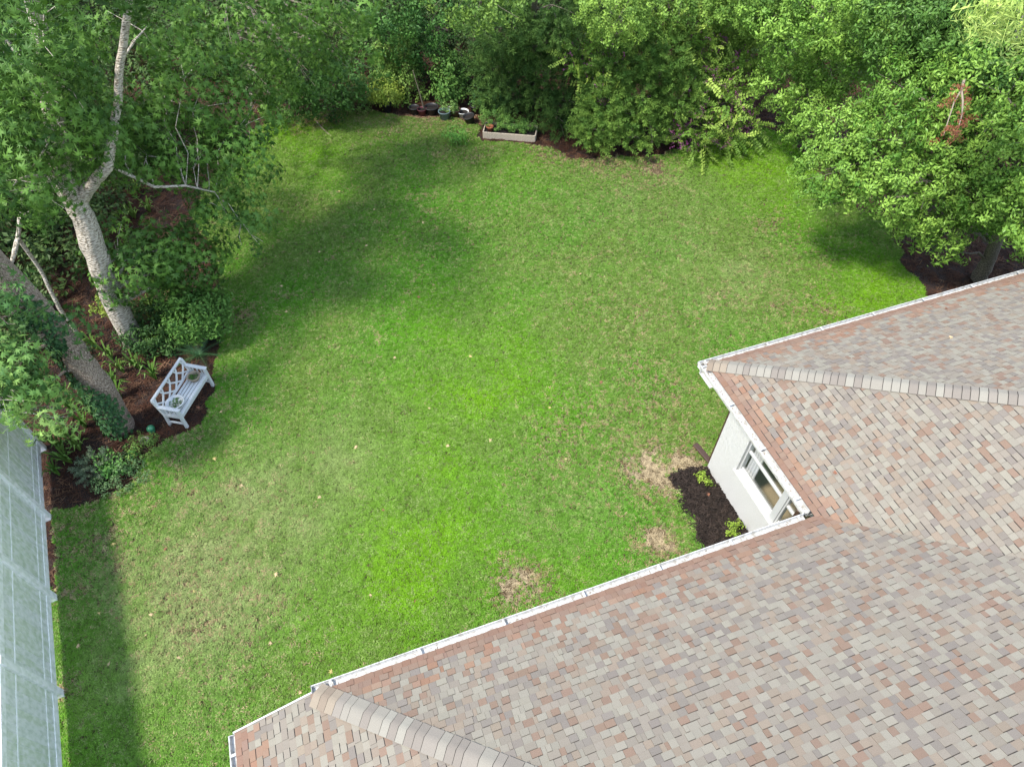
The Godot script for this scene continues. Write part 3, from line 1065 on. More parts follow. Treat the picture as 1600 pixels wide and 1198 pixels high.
	# straw strewn into the worn turf as well
	for b in bare:
		for i in int((900 if b[3] > 0.85 else 130) * b[2] * b[2] * b[3]):
			var v: Vector3 = rv() * b[2] * 1.15 * sqrt(rng.randf())
			if not Geometry2D.is_point_in_polygon(Vector2(b[0] + v.x, b[1] + v.z), poly): continue
			put(buf, frame(Vector3(rng.randf_range(-0.2, 0.2), 1, rng.randf_range(-0.2, 0.2)), rng.randf() * TAU, rng.randf_range(0.3, 0.62)), Vector3(b[0] + v.x, 0.008, b[1] + v.z), Color(0.45, 0.36, 0.22) * rng.randf_range(0.6, 1.15))
	for i in 2600:
		var p := P(rng.randf_range(455, 770), 178 + 14 * rng.randf() * rng.randf() + 9 * rng.randf())
		put(buf, frame(Vector3(rng.randf_range(-0.2, 0.2), 1, rng.randf_range(-0.2, 0.2)), rng.randf() * TAU, rng.randf_range(0.3, 0.75)), p + Vector3(0, 0.01, 0), Color(0.34, 0.22, 0.13) * rng.randf_range(0.4, 1.2))
	scatter(SP.straw, buf, M.vleaf, "straw_litter").set_meta("label", "reddish brown pine straw and leaf litter strewn over the planting beds")
	get_node("straw_litter").set_meta("category", "litter")
	buf = PackedFloat32Array()
	var mp := in2(mulch_poly)
	for i in 9000:
		var p := Vector3(rng.randf_range(2.5, 6), 0.012, rng.randf_range(-8.5, -4))
		if not Geometry2D.is_point_in_polygon(Vector2(p.x, p.z), mp): continue
		put(buf, frame(Vector3.UP + rv() * 0.3, rng.randf() * TAU, rng.randf_range(0.7, 1.5)), p, Color(0.022, 0.017, 0.015).lerp(Color(0.075, 0.055, 0.045), rng.randf() * rng.randf()))
	scatter(SP.chip, buf, M.vleaf, "mulch_chips").set_meta("label", "black shredded wood mulch in the bed below the house window")
	get_node("mulch_chips").set_meta("category", "mulch")

# ---------------------------------------------------------------- pots and other small things
func pot(label: String, u: float, v: float, r: float, h: float, m: Material, tilt := 0.0) -> Node3D:
	r *= 0.86
	var at := P(u, v)
	var t := thing("plant_pot", label, "plant pot", at, "nursery pots along the back edge of the lawn")
	var st := S()
	var c := at
	lathe(st, c, [Vector2(0, 0.002), Vector2(r * 0.74, 0.002), Vector2(r * 0.97, h * 0.9), Vector2(r * 1.06, h * 0.9), Vector2(r * 1.06, h), Vector2(r * 0.97, h), Vector2(r * 0.9, h * 0.74)], 20)
	part("shell", done(st), m, t)
	st = S()
	lathe(st, c, [Vector2(0, h * 0.77), Vector2(r * 0.93, h * 0.76)], 20)
	part("potting_soil", done(st), M.mulch, t)
	if tilt != 0.0:
		t.rotation = Vector3(tilt * 0.3, 0, tilt)
		for ch in t.get_children(): ch.position = -at
	return t

func build_small():
	# raised planter box
	var a := P(755, 216)
	var b := P(836, 222)
	var d := (b - a).normalized()
	var k := Vector3(d.z, 0, -d.x)
	if k.z > 0: k = -k
	var w := a.distance_to(b)
	var dp := 0.62
	var up := Vector3.UP
	var o := thing("raised_planter", "weathered wooden raised planter box with small plants at the lawn's far edge", "planter", a)
	for q in [["front_board", a, b, 0.0], ["back_board", a + k * dp, b + k * dp, 0.0], ["side_board", a, a + k * dp, 0.02], ["side_board", b, b + k * dp, 0.02]]:
		var st := S()
		var dd: Vector3 = (q[2] - q[1]).normalized()
		bar(st, q[1] + up * 0.115 + dd * q[3], q[2] + up * 0.115 - dd * q[3], 0.035, 0.23, up, 0.005)
		part(q[0], done(st), M.board, o)
	var st := S()
	box(st, a + d * w * 0.5 + k * dp * 0.5 + up * 0.085, d * (w * 0.5 - 0.02), up * 0.085, k * (dp * 0.5 - 0.02))
	part("soil", done(st), M.mulch, o)
	var spots := [[0.28, 0.5, 0.55, "tall leafy green herb at the left back of the raised planter"], [0.75, 0.35, 0.3, "light green seedling beside the small terracotta pot in the raised planter"], [1.05, 0.35, 0.32, "bushy green seedling in the middle of the raised planter"], [1.42, 0.3, 0.26, "small dark green seedling near the right end of the raised planter"]]
	for s in spots:
		small_plant("seedling", s[3], "plant", a + d * s[0] + k * s[1] + up * 0.17, "tiny", int(120 * s[2]), s[2] * 0.65, s[2], Color(0.06, 0.15, 0.03), Color(0.14, 0.26, 0.05), 0.9, "plants in the raised planter")
	var tp := thing("terracotta_pot", "small terracotta pot at the left end of the raised planter", "plant pot", a + d * 0.2 + k * 0.2 + up * 0.17)
	st = S()
	lathe(st, tp.position, [Vector2(0, 0), Vector2(0.08, 0), Vector2(0.11, 0.13), Vector2(0.125, 0.13), Vector2(0.125, 0.17), Vector2(0.105, 0.17), Vector2(0.1, 0.12), Vector2(0, 0.12)], 18)
	part("shell", done(st), M.terra, tp)
	# nursery pots
	var p1 := pot("black plastic nursery pot holding a yellow-green shrub, leftmost of the back row", 606, 174, 0.19, 0.3, M.black)
	small_plant("potted_shrub", "bright yellow-green shrub in the leftmost black pot at the lawn's far edge", "shrub", p1.position + up * 0.26, "oak", 70, 0.36, 0.75, Color(0.17, 0.26, 0.03), Color(0.28, 0.36, 0.06), 1.0)
	pot("black nursery pot left of the maroon pot by the leaning cane", 648, 178, 0.2, 0.26, M.black)
	pot("maroon plastic plant pot between two black pots", 660, 180, 0.18, 0.24, M.maroon)
	pot("wide black nursery pot right of the maroon pot", 675, 178, 0.27, 0.28, M.black)
	var p5 := pot("blue-grey plastic pot at the left of the white pots", 695, 186, 0.23, 0.3, M.bluegrey)
	pot("small white pot with a green trailing plant behind the blue-grey pot", 704, 178, 0.16, 0.2, M.paint)
	pot("brown clay-coloured pot beside the small white pot", 712, 182, 0.21, 0.27, M.brown)
	pot("shallow white bowl-shaped pot with dark soil", 724, 182, 0.22, 0.2, M.paint)
	pot("black nursery pot in front, lowest of the group beside the raised planter", 735, 192, 0.22, 0.28, M.black, 0.2)
	pot("black nursery pot behind the shallow white pot, nearest the cedar", 743, 177, 0.2, 0.3, M.black)
	small_plant("trailing_plant", "green trailing plant hanging over the small white pot", "plant", P(704, 182) + up * 0.12, "tiny", 26, 0.14, 0.3, Color(0.1, 0.2, 0.05), Color(0.17, 0.28, 0.07))
	small_plant("leafy_shrub", "tall leafy green shrub standing behind the row of pots", "shrub", P(705, 160), "oval", 130, 0.42, 1.75, Color(0.05, 0.13, 0.025), Color(0.13, 0.25, 0.05))
	small_plant("weedy_shrub", "low green shrub between the pots and the cedar", "shrub", P(768, 172), "tiny", 130, 0.5, 0.9, Color(0.03, 0.085, 0.025), Color(0.07, 0.16, 0.04), 1.4)
	small_plant("pot_weeds", "low yellow-green weeds left of the leftmost black pot", "plant", P(562, 168), "tiny", 120, 0.5, 0.9, Color(0.07, 0.14, 0.03), Color(0.16, 0.25, 0.06), 1.3)
	small_plant("lawn_seedling", "single upright green seedling growing in the far lawn", "plant", P(712, 226), "narrow", 22, 0.16, 0.5, Color(0.1, 0.26, 0.04), Color(0.16, 0.36, 0.06), 0.9)
	# stakes and vines
	for s in [[600, 156, 1.9], [617, 157, 1.8], [640, 156, 2.1]]:
		var at := P(s[0], s[1])
		st = S()
		tube(st, [at, at + Vector3(0.04, s[2], -0.1)], [0.014, 0.01], 6)
		var cl: String = {600: "leftmost thin stake carrying a light green vine", 617: "middle thin stake carrying a light green vine", 640: "rightmost thin stake carrying a light green vine"}[s[0]]
		tag(single("garden_stake", done(st), M.cane), cl, "stake", "stakes behind the pots")
		var vt := thing("climbing_vine", cl.replace("thin stake carrying a light green vine", "light green vine climbing a stake behind the pots"), "vine", at, "vines behind the pots")
		st = S()
		var pts := []
		var rad := []
		for i in 24:
			var t := i / 23.0
			pts.append(at + Vector3(cos(t * 22) * 0.05 + 0.04 * t, t * s[2], sin(t * 22) * 0.05 - 0.1 * t))
			rad.append(0.008)
		tube(st, pts, rad, 5)
		part("stem", done(st), M.twig, vt)
		var buf := PackedFloat32Array()
		for i in 130:
			var t := pow(rng.randf(), 1.5)
			var wd := 0.12 + 0.5 * (1.0 - t) * (1.0 - t)
			put(buf, frame(rv() + Vector3.UP * 0.2, rng.randf() * TAU, rng.randf_range(0.6, 0.95)), at + Vector3(0.04 * t, t * s[2], -0.1 * t) + rv() * wd, Color(0.11, 0.21, 0.035).lerp(Color(0.2, 0.31, 0.07), rng.randf()))
		scatter(SP.oval, buf, M.leaf, "foliage", vt)
	st = S()
	tube(st, [P(663, 172, 0.1), P(654, 140, 0.9), P(645, 110, 1.6)], [0.022, 0.018, 0.012], 7)
	tag(single("bamboo_cane", done(st), M.cane), "pale cane leaning out of the pots towards the woods", "cane")
	# branch on the lawn
	st = S()
	tube(st, [P(494, 190, 0.02), P(502, 199, 0.03), P(512, 209, 0.02), P(520, 214, 0.02)], [0.03, 0.03, 0.022, 0.01], 7)
	tag(single("fallen_branch", done(st), M.cane), "bare pale branch lying on the grass at the lawn's far left", "branch")
	# shrubs in the black mulch
	small_plant("box_shrub", "small yellow-green shrub in the black mulch, nearer the wall corner", "shrub", P(1097, 756), "oak", 9, 0.06, 0.3, Color(0.16, 0.27, 0.03), Color(0.3, 0.42, 0.06), 0.6, "young shrubs in the black mulch")
	small_plant("box_shrub", "small yellow-green shrub in the black mulch, close to the long gutter", "shrub", P(1141, 832), "oak", 10, 0.06, 0.3, Color(0.16, 0.27, 0.03), Color(0.3, 0.42, 0.06), 0.6, "young shrubs in the black mulch")
	# bed at the bench
	var g := thing("gazing_ball", "glossy green glass garden ball on the mulch below the bench", "garden ball", P(238, 674))
	st = S()
	var prof := []
	for i in 13: prof.append(Vector2(0.085 * sin(PI * i / 12.0), 0.105 - 0.085 * cos(PI * i / 12.0)))
	lathe(st, g.position, prof, 24)
	part("ball", done(st), M.greenglass, g)
	st = S()
	lathe(st, g.position, [Vector2(0.05, 0.0), Vector2(0.065, 0.0), Vector2(0.06, 0.04), Vector2(0.05, 0.04)], 16)
	part("base_ring", done(st), M.greenglass, g)
	g = thing("ring_ornament", "pinkish white ring-shaped pot lying tipped in the bed", "pot", P(227, 690))
	st = S()
	lathe(st, g.position, [Vector2(0.045, 0.02), Vector2(0.075, 0.0), Vector2(0.105, 0.03), Vector2(0.1, 0.07), Vector2(0.075, 0.09), Vector2(0.05, 0.07), Vector2(0.045, 0.02)], 20)
	part("rim", done(st), M.blush, g)
	st = S()
	lathe(st, g.position, [Vector2(0.0, 0.025), Vector2(0.05, 0.025)], 14)
	part("soil", done(st), M.mulch, g)
	small_plant("rosemary", "grey-green needle-leaved bush in the bed left of the tipped ring pot", "shrub", P(155, 735), "cedar", 50, 0.3, 0.45, Color(0.1, 0.15, 0.09), Color(0.17, 0.22, 0.13), 0.6)
	small_plant("leafy_weed", "fresh green leafy plant right of the grey-green bush", "plant", P(190, 728), "oval", 26, 0.22, 0.35, Color(0.05, 0.14, 0.03), Color(0.1, 0.22, 0.05), 0.8)
	small_plant("white_flowered_weed", "low sprawling weed at the bed's lawn edge", "plant", P(195, 752), "tiny", 40, 0.4, 0.18, Color(0.07, 0.14, 0.05), Color(0.14, 0.22, 0.09), 1.0)
	small_plant("bed_weed", "low green weed beside the tipped ring pot", "plant", P(232, 705), "tiny", 26, 0.25, 0.24, Color(0.08, 0.15, 0.03), Color(0.15, 0.25, 0.05), 1.0)
	var bp := thing("black_tub", "black plastic tub holding a green shrub beside the lawn", "plant pot", P(328, 528))
	st = S()
	lathe(st, bp.position, [Vector2(0, 0), Vector2(0.2, 0), Vector2(0.26, 0.36), Vector2(0.285, 0.36), Vector2(0.285, 0.4), Vector2(0.26, 0.4), Vector2(0.245, 0.34), Vector2(0, 0.34)], 22)
	part("shell", done(st), M.black, bp)
	small_plant("tub_shrub", "rounded green shrub growing in the black tub", "shrub", P(328, 528) + up * 0.34, "oak", 230, 0.62, 0.95, Color(0.05, 0.13, 0.025), Color(0.1, 0.21, 0.04), 1.0)
	small_plant("bed_shrub", "spreading dark green shrub between the big trunk and the black tub", "shrub", P(258, 522), "oak", 170, 0.85, 0.7, Color(0.025, 0.07, 0.02), Color(0.06, 0.13, 0.03), 1.0)
	# sago palm: each frond a part
	var sp := thing("sago_palm", "small palm-like cycad with feathery fronds above the bench", "cycad", P(312, 556))
	for i in 13:
		var a2 := i * 2.4
		var mi := MeshInstance3D.new()
		mi.name = "frond"
		mi.mesh = SP.palm
		mi.material_override = M.frond
		sp.add_child(mi, true)
		mi.transform = Transform3D(frame(Vector3(cos(a2), 0.45 + 0.06 * i, sin(a2)), 0, 1.0), Vector3.ZERO)
		# turn so that the frond droops outwards
		var y := Vector3(cos(a2), 0.4 + 0.07 * i, sin(a2)).normalized()
		var x := Vector3(-sin(a2), 0, cos(a2))
		mi.transform = Transform3D(Basis(x, y, x.cross(y)) * randf_scale(), Vector3(0, 0.05, 0))
	# strap-leaved plants
	var seen := [[150, 545], [172, 560], [190, 580], [152, 590], [128, 560], [178, 600], [240, 540], [252, 515], [228, 520], [110, 640], [130, 665], [100, 680], [150, 640], [92, 700], [215, 575], [240, 590], [108, 720], [208, 340], [215, 300], [90, 740], [120, 700], [262, 500], [285, 540], [270, 470], [240, 485], [185, 620], [140, 610], [232, 330], [248, 300]]
	var tufts := []
	for s in seen:
		var tp2 := tuft_plant("strap_plant", "green strap-leaved plant growing through the mulch of the left bed", "plant", P(s[0], s[1]), "strap-leaved plants in the left bed", rng.randf_range(0.7, 1.05), Color(0.07, 0.15, 0.025).lerp(Color(0.12, 0.2, 0.04), rng.randf()))
		var zone := "between the two big trunks"
		if s[1] < 400: zone = "at the far end of the bed"
		elif s[0] > 206: zone = "right of the pale trunk's foot"
		elif s[1] > 690: zone = "in the bed behind the fence end"
		elif s[1] > 620: zone = "below the ivy-clad trunk"
		tufts.append([tp2, "green strap-leaved plant", zone, s[0]])
	ranked(tufts)
	# fallen leaves
	st = S()
	leaf_star(st, Vector3.ZERO, Basis(Vector3.RIGHT, Vector3.FORWARD, Vector3.UP), 0.075)
	var lm := done(st)
	var spots2 := [[500, 395], [448, 490], [388, 590], [655, 465], [455, 590], [572, 385], [486, 640], [155, 960], [182, 968], [236, 963], [122, 1010], [173, 1037], [303, 926], [345, 875], [228, 995], [580, 930], [425, 1005], [520, 1050], [648, 940], [470, 1085], [555, 700], [670, 640], [860, 640], [940, 600], [885, 720], [700, 700], [616, 560], [735, 560], [820, 470], [905, 430], [660, 350], [585, 330], [530, 300], [600, 800], [430, 900], [280, 1030], [380, 760], [335, 720], [310, 640], [345, 645], [500, 780], [1010, 640], [960, 560], [1108, 775], [700, 420], [440, 450], [765, 690], [180, 850], [260, 860]]
	var strewn := []
	for i in spots2.size():
		var s = spots2[i]
		var kd: int = [1, 1, 0, 2, 1][i % 5]
		var l := single("fallen_leaf", lm, [M.leaf_yellow, M.leaf_tan, M.leaf_brown][kd])
		l.transform = Transform3D(frame(Vector3.UP + rv() * 0.45, rng.randf() * TAU, rng.randf_range(0.7, 1.05)), P(s[0], s[1]) + Vector3(0, 0.055, 0))
		tag(l, "dry leaf lying on the black mulch bed", "leaf", "leaves fallen on the lawn")
		if s[0] != 1108: strewn.append([l, ["yellow fallen leaf", "tan fallen leaf", "brown fallen leaf"][kd], lawn_zone(s[0], s[1]), s[0]])
	ranked(strewn)
	# litter on the roof
	for s in [[1478, 480, "dark curled leaf lying on the far roof slope", 2.57 + SLOPE * 0.8], [1307, 737, "small brown leaf on the wing's window-side slope", 3.05], [1487, 525, "pale scrap lying on the far roof slope", 2.9]]:
		var l := single("roof_leaf", lm, M.leaf_brown if s[0] != 1487 else M.leaf_tan)
		var wd := 0.0
		var pos := P(s[0], s[1], s[3])
		for it in 8:   # set down on the slope
			wd = -(pos - A).dot(V) + VB if s[0] > 1400 else (pos - A).dot(U) - WE
			pos = P(s[0], s[1], roof_y(wd) + 0.035)
		l.transform = Transform3D(frame(Vector3.UP + rv() * 0.3, rng.randf() * TAU, 0.8), pos)
		tag(l, s[2], "leaf")

func ranked(items: Array):
	# items: [node, "kind", "zone", u]; each gets a label by its look and place, counted from the left where several are alike
	var by := {}
	for i in items:
		var key: String = i[1] + "|" + i[2]
		if not by.has(key): by[key] = []
		by[key].append(i)
	var nth := ["leftmost", "second from the left", "third from the left", "fourth from the left", "fifth from the left", "sixth from the left", "seventh from the left", "eighth from the left", "ninth from the left", "tenth from the left"]
	var count := ["", "", "two", "three", "four", "five", "six", "seven", "eight", "nine", "ten", "eleven"]
	for key in by:
		var l: Array = by[key]
		l.sort_custom(func(a, b): return a[3] < b[3])
		for k in l.size():
			var t: String = "%s %s" % [l[k][1], l[k][2]]
			if l.size() > 1:
				t += ", " + ("rightmost" if k == l.size() - 1 else nth[k]) + " of " + count[l.size()]
			l[k][0].set_meta("label", t)

func lawn_zone(u: float, v: float) -> String:
	if v > 820: return "beside the fence's shadow" if u < 260 else ("near the low gutter corner" if u < 460 else "along the long gutter")
	if u < 400: return "on the grass below the bench" if v > 600 else "beside the bench's bed"
	if u < 560: return "on the lawn right of the bench" if v > 460 else "on the shaded far-left lawn"
	if v < 450: return "on the far half of the lawn"
	return "on the middle of the lawn" if u < 780 else "on the lawn before the window"

func randf_scale() -> float:
	return rng.randf_range(0.85, 1.1)

# ---------------------------------------------------------------- trees
func build_trees():
	var dark1 := Color(0.024, 0.058, 0.016)
	var dark2 := Color(0.07, 0.135, 0.032)
	# big sweetgum
	var t1 := [[P(208, 535), P(166, 440, 1.9), P(128, 340, 3.5), P(92, 272, 4.4), P(82, 120, 6.2), P(52, 0, 7.6), P(46, -80, 8.6)], [0.26, 0.23, 0.22, 0.2, 0.16, 0.12, 0.06]]
	var t1b := [[P(118, 325, 3.7), P(140, 290, 4.1), P(166, 262, 4.5), P(182, 170, 5.3), P(188, 95, 6.1), P(203, -10, 7.2), P(208, -70, 7.8)], [0.13, 0.12, 0.1, 0.075, 0.07, 0.06, 0.04]]
	var t1c := [[P(100, 258, 4.5), P(125, 247, 4.4), P(155, 250, 4.3), P(240, 292, 3.5), P(290, 290, 3.3), P(335, 300, 3.0)], [0.06, 0.05, 0.04, 0.03, 0.025, 0.015]]
	var c1 := clumps_px([
		[60, 60, 5.6, 1.1], [20, 200, 5.2, 1.0], [80, 190, 5.4, 1.0], [40, 130, 5.8, 1.0], [0, 60, 6.4, 1.0], [120, 130, 5.0, 0.9], [130, 205, 4.6, 0.75],
		[180, 210, 4.2, 0.8], [225, 235, 3.9, 0.8], [270, 215, 3.8, 0.85], [320, 235, 3.4, 0.9], [365, 265, 3.0, 0.85], [355, 335, 2.4, 0.75], [390, 360, 2.2, 0.45], [300, 255, 3.5, 0.6],
		[230, 40, 6.2, 0.9], [280, 90, 5.2, 0.75], [310, 150, 4.4, 0.9], [370, 190, 3.6, 0.9], [250, 150, 4.6, 0.6],
		[220, 410, 1.9, 0.85], [275, 405, 1.7, 0.85], [245, 425, 1.9, 0.75], [312, 405, 1.7, 0.55], [262, 385, 2.1, 0.65], [215, 435, 1.9, 0.5], [300, 430, 1.4, 0.55], [195, 385, 2.2, 0.6],
		[60, 300, 4.6, 0.6], [20, 290, 5.0, 0.7]])
	c1.append_array(clumps_px([[40, -70, 8.6, 0.9], [205, -60, 7.8, 0.9], [120, -90, 8.0, 1.0], [95, 90, 6.6, 0.55], [70, 230, 5.3, 0.6], [110, 170, 5.2, 0.6], [175, 215, 4.9, 0.55], [88, 140, 6.4, 0.6], [62, 100, 6.8, 0.5], [68, 50, 7.4, 0.5], [62, 155, 6.2, 0.55], [92, 195, 5.7, 0.5]]))
	tree("sweetgum_tree", "large sweetgum with a thick pale grey trunk rising from the bed behind the bench", "", "tree", [t1, t1b, t1c], c1, "star", M.bark_pale, M.leaf, 70, dark1, dark2, 0.15)
	# trunk with ivy
	var t2 := [[P(190, 668), P(150, 600, 1.45), P(100, 530, 2.6), P(20, 445, 3.9), P(-60, 360, 5.1), P(-190, 180, 7.0)], [0.27, 0.25, 0.24, 0.23, 0.21, 0.15]]
	var c2 := clumps_px([[20, 570, 3.0, 0.5], [60, 610, 2.2, 0.42], [-10, 510, 3.8, 0.5], [112, 515, 2.7, 0.3], [0, 600, 3.2, 0.5], [-60, 450, 4.6, 0.7]])
	tree("sweetgum_tree", "rough brown-barked tree overgrown with ivy beside the fence end", "", "tree", [t2], c2, "star", M.bark_rough, M.leaf, 70, dark1, Color(0.06, 0.125, 0.05), 0.15)
	var iv := thing("ivy", "dark green ivy climbing the rough trunk beside the fence end", "ivy", P(175, 655))
	var buf := PackedFloat32Array()
	for i in 520:
		var t := rng.randf()
		var seg := int(t * 3.0)
		var p: Vector3 = t2[0][seg].lerp(t2[0][seg + 1], t * 3.0 - seg)
		var a := rng.randf_range(2.0, 5.2) + 0.8 * sin(t * 9.0)
		if rng.randf() < 0.3 * absf(sin(t * 14.0)): continue
		var d := Vector3(cos(a), 0.1, -sin(a) * -1.0)
		d = Vector3(cos(a), 0.15, sin(a) * -0.9)
		var y := Vector3.UP
		var z := (d - y * d.dot(y)).normalized()
		put(buf, Basis(y.cross(z), y, z) * rng.randf_range(0.7, 1.2), p + z * (0.27 + rng.randf() * 0.07), Color(0.03, 0.085, 0.035).lerp(Color(0.06, 0.14, 0.045), rng.randf()))
	scatter(SP.ivy, buf, M.leaf, "foliage", iv)
	# pale forked sapling at the left edge
	tree("sapling", "thin pale forked sapling between the ivy trunk and the sweetgum", "", "tree", [[[P(92, 482, 1.0) * Vector3(1, 0, 1), P(92, 482, 1.0), P(62, 420, 2.0), P(28, 372, 3.0), P(33, 310, 3.8), P(36, 270, 4.2)], [0.05, 0.045, 0.04, 0.045, 0.04, 0.02]], [[P(28, 372, 3.0), P(22, 392, 2.9), P(14, 420, 2.8)], [0.05, 0.05, 0.03]]], clumps_px([[25, 250, 4.6, 0.7], [45, 330, 3.6, 0.4]]), "star", M.bark_pale, M.leaf, 90, dark1, dark2, 0.1)
	# bright foliage next to the fence, nearer the camera
	tree("sweetgum_sapling", "young sweetgum with sunlit pale green leaves hanging over the fence end", "", "tree", [[[P(20, 690, 0.2) * Vector3(1, 0, 1), P(-20, 640, 2.2), P(-40, 600, 3.4)], [0.06, 0.045, 0.02]]], clumps_px([[15, 580, 3.3, 0.38], [30, 612, 3.0, 0.42], [70, 640, 2.4, 0.36], [50, 590, 2.9, 0.33], [0, 625, 3.1, 0.38], [92, 655, 2.1, 0.22]]), "star", M.bark_pale, M.leaf, 95, Color(0.1, 0.18, 0.06), Color(0.2, 0.29, 0.11), 0.1)
	# sweetgum at the lawn's far left corner
	var t3 := [[P(395, 150), P(380, 60, 2.6), P(372, -20, 4.4), P(365, -150, 6.6), P(360, -300, 9.0)], [0.17, 0.15, 0.13, 0.1, 0.06]]
	var c3 := clumps_px([[400, 40, 4.9, 1.1], [450, 75, 4.0, 1.0], [500, 40, 4.4, 0.8], [545, 45, 4.2, 0.6], [430, 120, 3.2, 0.9], [565, 95, 3.2, 0.5], [480, 110, 3.2, 0.8], [420, 165, 2.0, 0.6], [385, 100, 4.0, 0.9], [350, 40, 5.4, 1.0], [560, 10, 5.0, 0.6], [445, 0, 5.6, 1.0], [390, 220, 1.6, 0.35], [520, 90, 3.4, 0.5]])
	
	tree("sweetgum_tree", "sweetgum with drooping branches over the lawn's far left corner", "", "tree", [t3], c3, "star", M.bark_grey, M.leaf, 48, Color(0.028, 0.064, 0.016), Color(0.085, 0.155, 0.036), 0.35)
	# dark evergreen shrubs under it
	var cs := clumps_px([[450, 150, 0.9, 1.0], [500, 150, 0.9, 0.9], [540, 130, 1.3, 0.9], [480, 120, 1.7, 0.9]])
	tree("evergreen_shrub", "dark glossy evergreen shrub under the drooping sweetgum at the lawn's far corner", "", "shrub", [[[P(500, 150), P(500, 130, 0.7), P(500, 110, 1.6)], [0.05, 0.04, 0.02]]], cs, "oval", M.bark_dark, M.leaf, 110, Color(0.026, 0.06, 0.02), Color(0.05, 0.105, 0.033))
	# dark tree with two narrow trunks
	var c5 := clumps_px([[640, 50, 2.0, 1.0], [625, 92, 1.0, 0.8], [668, 85, 1.1, 0.8], [680, 15, 2.8, 1.1], [610, 5, 3.0, 1.1], [735, 115, 0.5, 0.6], [590, 60, 1.7, 0.8]])
	tree("woodland_tree", "dark woodland tree with narrow upright trunk behind the pots", "", "tree", [[[P(708, 90, 0.0), P(704, 40, 1.5), P(700, 0, 2.7), P(697, -90, 5.2)], [0.11, 0.1, 0.09, 0.05]]], c5, "oval", M.bark_dark, M.leaf, 90, Color(0.022, 0.06, 0.02), Color(0.055, 0.12, 0.035))
	tree("bare_trunk_tree", "slim tree with two pale bare trunks left of the cedar", "", "tree", [[[P(742, 95), P(744, 40, 1.6), P(743, 0, 2.8), P(741, -60, 4.4)], [0.1, 0.09, 0.08, 0.05]], [[P(752, 110), P(757, 60, 1.5), P(752, 0, 3.0)], [0.04, 0.035, 0.02]]], clumps_px([[770, 10, 4.6, 0.9], [720, -10, 4.6, 1.0]]), "oval", M.bark_grey, M.leaf, 80, Color(0.06, 0.11, 0.03), Color(0.13, 0.19, 0.05))
	# cedars
	var cc := clumps_px([[800, 135, 0.9, 0.9], [860, 120, 1.3, 1.0], [775, 105, 1.5, 0.9], [840, 65, 2.5, 1.2], [785, 45, 2.9, 1.1], [835, 160, 0.5, 0.6], [890, 165, 0.7, 0.85], [900, 75, 2.3, 1.0], [870, 10, 3.7, 1.2], [765, 150, 0.6, 0.6], [880, 190, 0.4, 0.6]])
	tree("cedar_tree", "dense feathery dark green cedar behind the raised planter", "", "tree", [[[P(830, 160), P(832, 80, 1.8), P(835, 0, 3.8), P(838, -90, 6.0)], [0.14, 0.12, 0.09, 0.04]]], cc, "cedar", M.bark_grey, M.leaf_soft, 200, Color(0.028, 0.062, 0.022), Color(0.062, 0.11, 0.034))
	cc = clumps_px([[950, 170, 1.3, 1.0], [1000, 140, 1.8, 1.1], [930, 205, 0.7, 0.75], [1010, 190, 0.9, 0.8], [1060, 150, 1.6, 0.9], [970, 100, 2.4, 1.0], [1030, 90, 2.6, 1.0], [1120, 110, 2.0, 0.7], [980, 215, 0.6, 0.5]])
	tree("cedar_tree", "lighter green feathery cedar right of the raised planter's cedar", "", "tree", [[[P(1020, 205), P(1018, 140, 1.2), P(1015, 80, 2.6)], [0.1, 0.08, 0.04]], [[P(1018, 236), P(1020, 215, 0.5), P(1015, 190, 1.0)], [0.035, 0.03, 0.02]]], cc, "cedar", M.bark_grey, M.leaf_soft, 210, Color(0.05, 0.1, 0.028), Color(0.11, 0.175, 0.045))
	# beautyberry
	var bb := [["beautyberry_shrub", "arching beautyberry shrub with purple berry clusters at the right end of the cedars", [[1080, 180, 1.1, 0.65], [1120, 150, 1.5, 0.75], [1150, 165, 1.3, 0.6], [1065, 215, 0.7, 0.4], [1130, 205, 0.8, 0.5], [1090, 120, 1.9, 0.7], [1150, 110, 2.0, 0.6], [1085, 222, 0.5, 0.4], [1165, 190, 0.9, 0.4]], [1095, 215]], ["beautyberry_shrub", "beautyberry shrub with yellow-green leaves woven through the lighter cedar", [[900, 90, 2.4, 0.5], [960, 70, 2.8, 0.6], [945, 140, 1.7, 0.45], [930, 110, 2.1, 0.4], [1050, 40, 3.2, 0.7], [1100, 60, 2.8, 0.7], [1000, 175, 1.1, 0.4]], [960, 190]]]
	for b in bb:
		var cl := clumps_px(b[2])
		var o := tree(b[0], b[1], "", "shrub", [[[P(b[3][0], b[3][1]), P(b[3][0], b[3][1] - 50, 0.9), cl[0][0]], [0.03, 0.025, 0.015]]], cl, "berry", M.bark_grey, M.leaf, 115, Color(0.065, 0.12, 0.026), Color(0.2, 0.265, 0.075), 0.25, 1.0)
		var st := S()
		for i in 3:
			for j in 5:
				var d := rv() * 0.022 + Vector3(0, i * 0.06, 0)
				var r := 0.011
				for s in [Vector3.RIGHT, Vector3.UP, Vector3.BACK]:
					for q in [-1.0, 1.0]:
						var e1: Vector3 = Vector3(s.y, s.z, s.x)
						var e2: Vector3 = Vector3(s.z, s.x, s.y)
						tri(st, d + s * q * r, d + e1 * r, d + e2 * r, s * q + e1 + e2)
						tri(st, d + s * q * r, d - e1 * r, d - e2 * r, s * q - e1 - e2)
						tri(st, d + s * q * r, d + e1 * r, d - e2 * r, s * q + e1 - e2)
		buf = PackedFloat32Array()
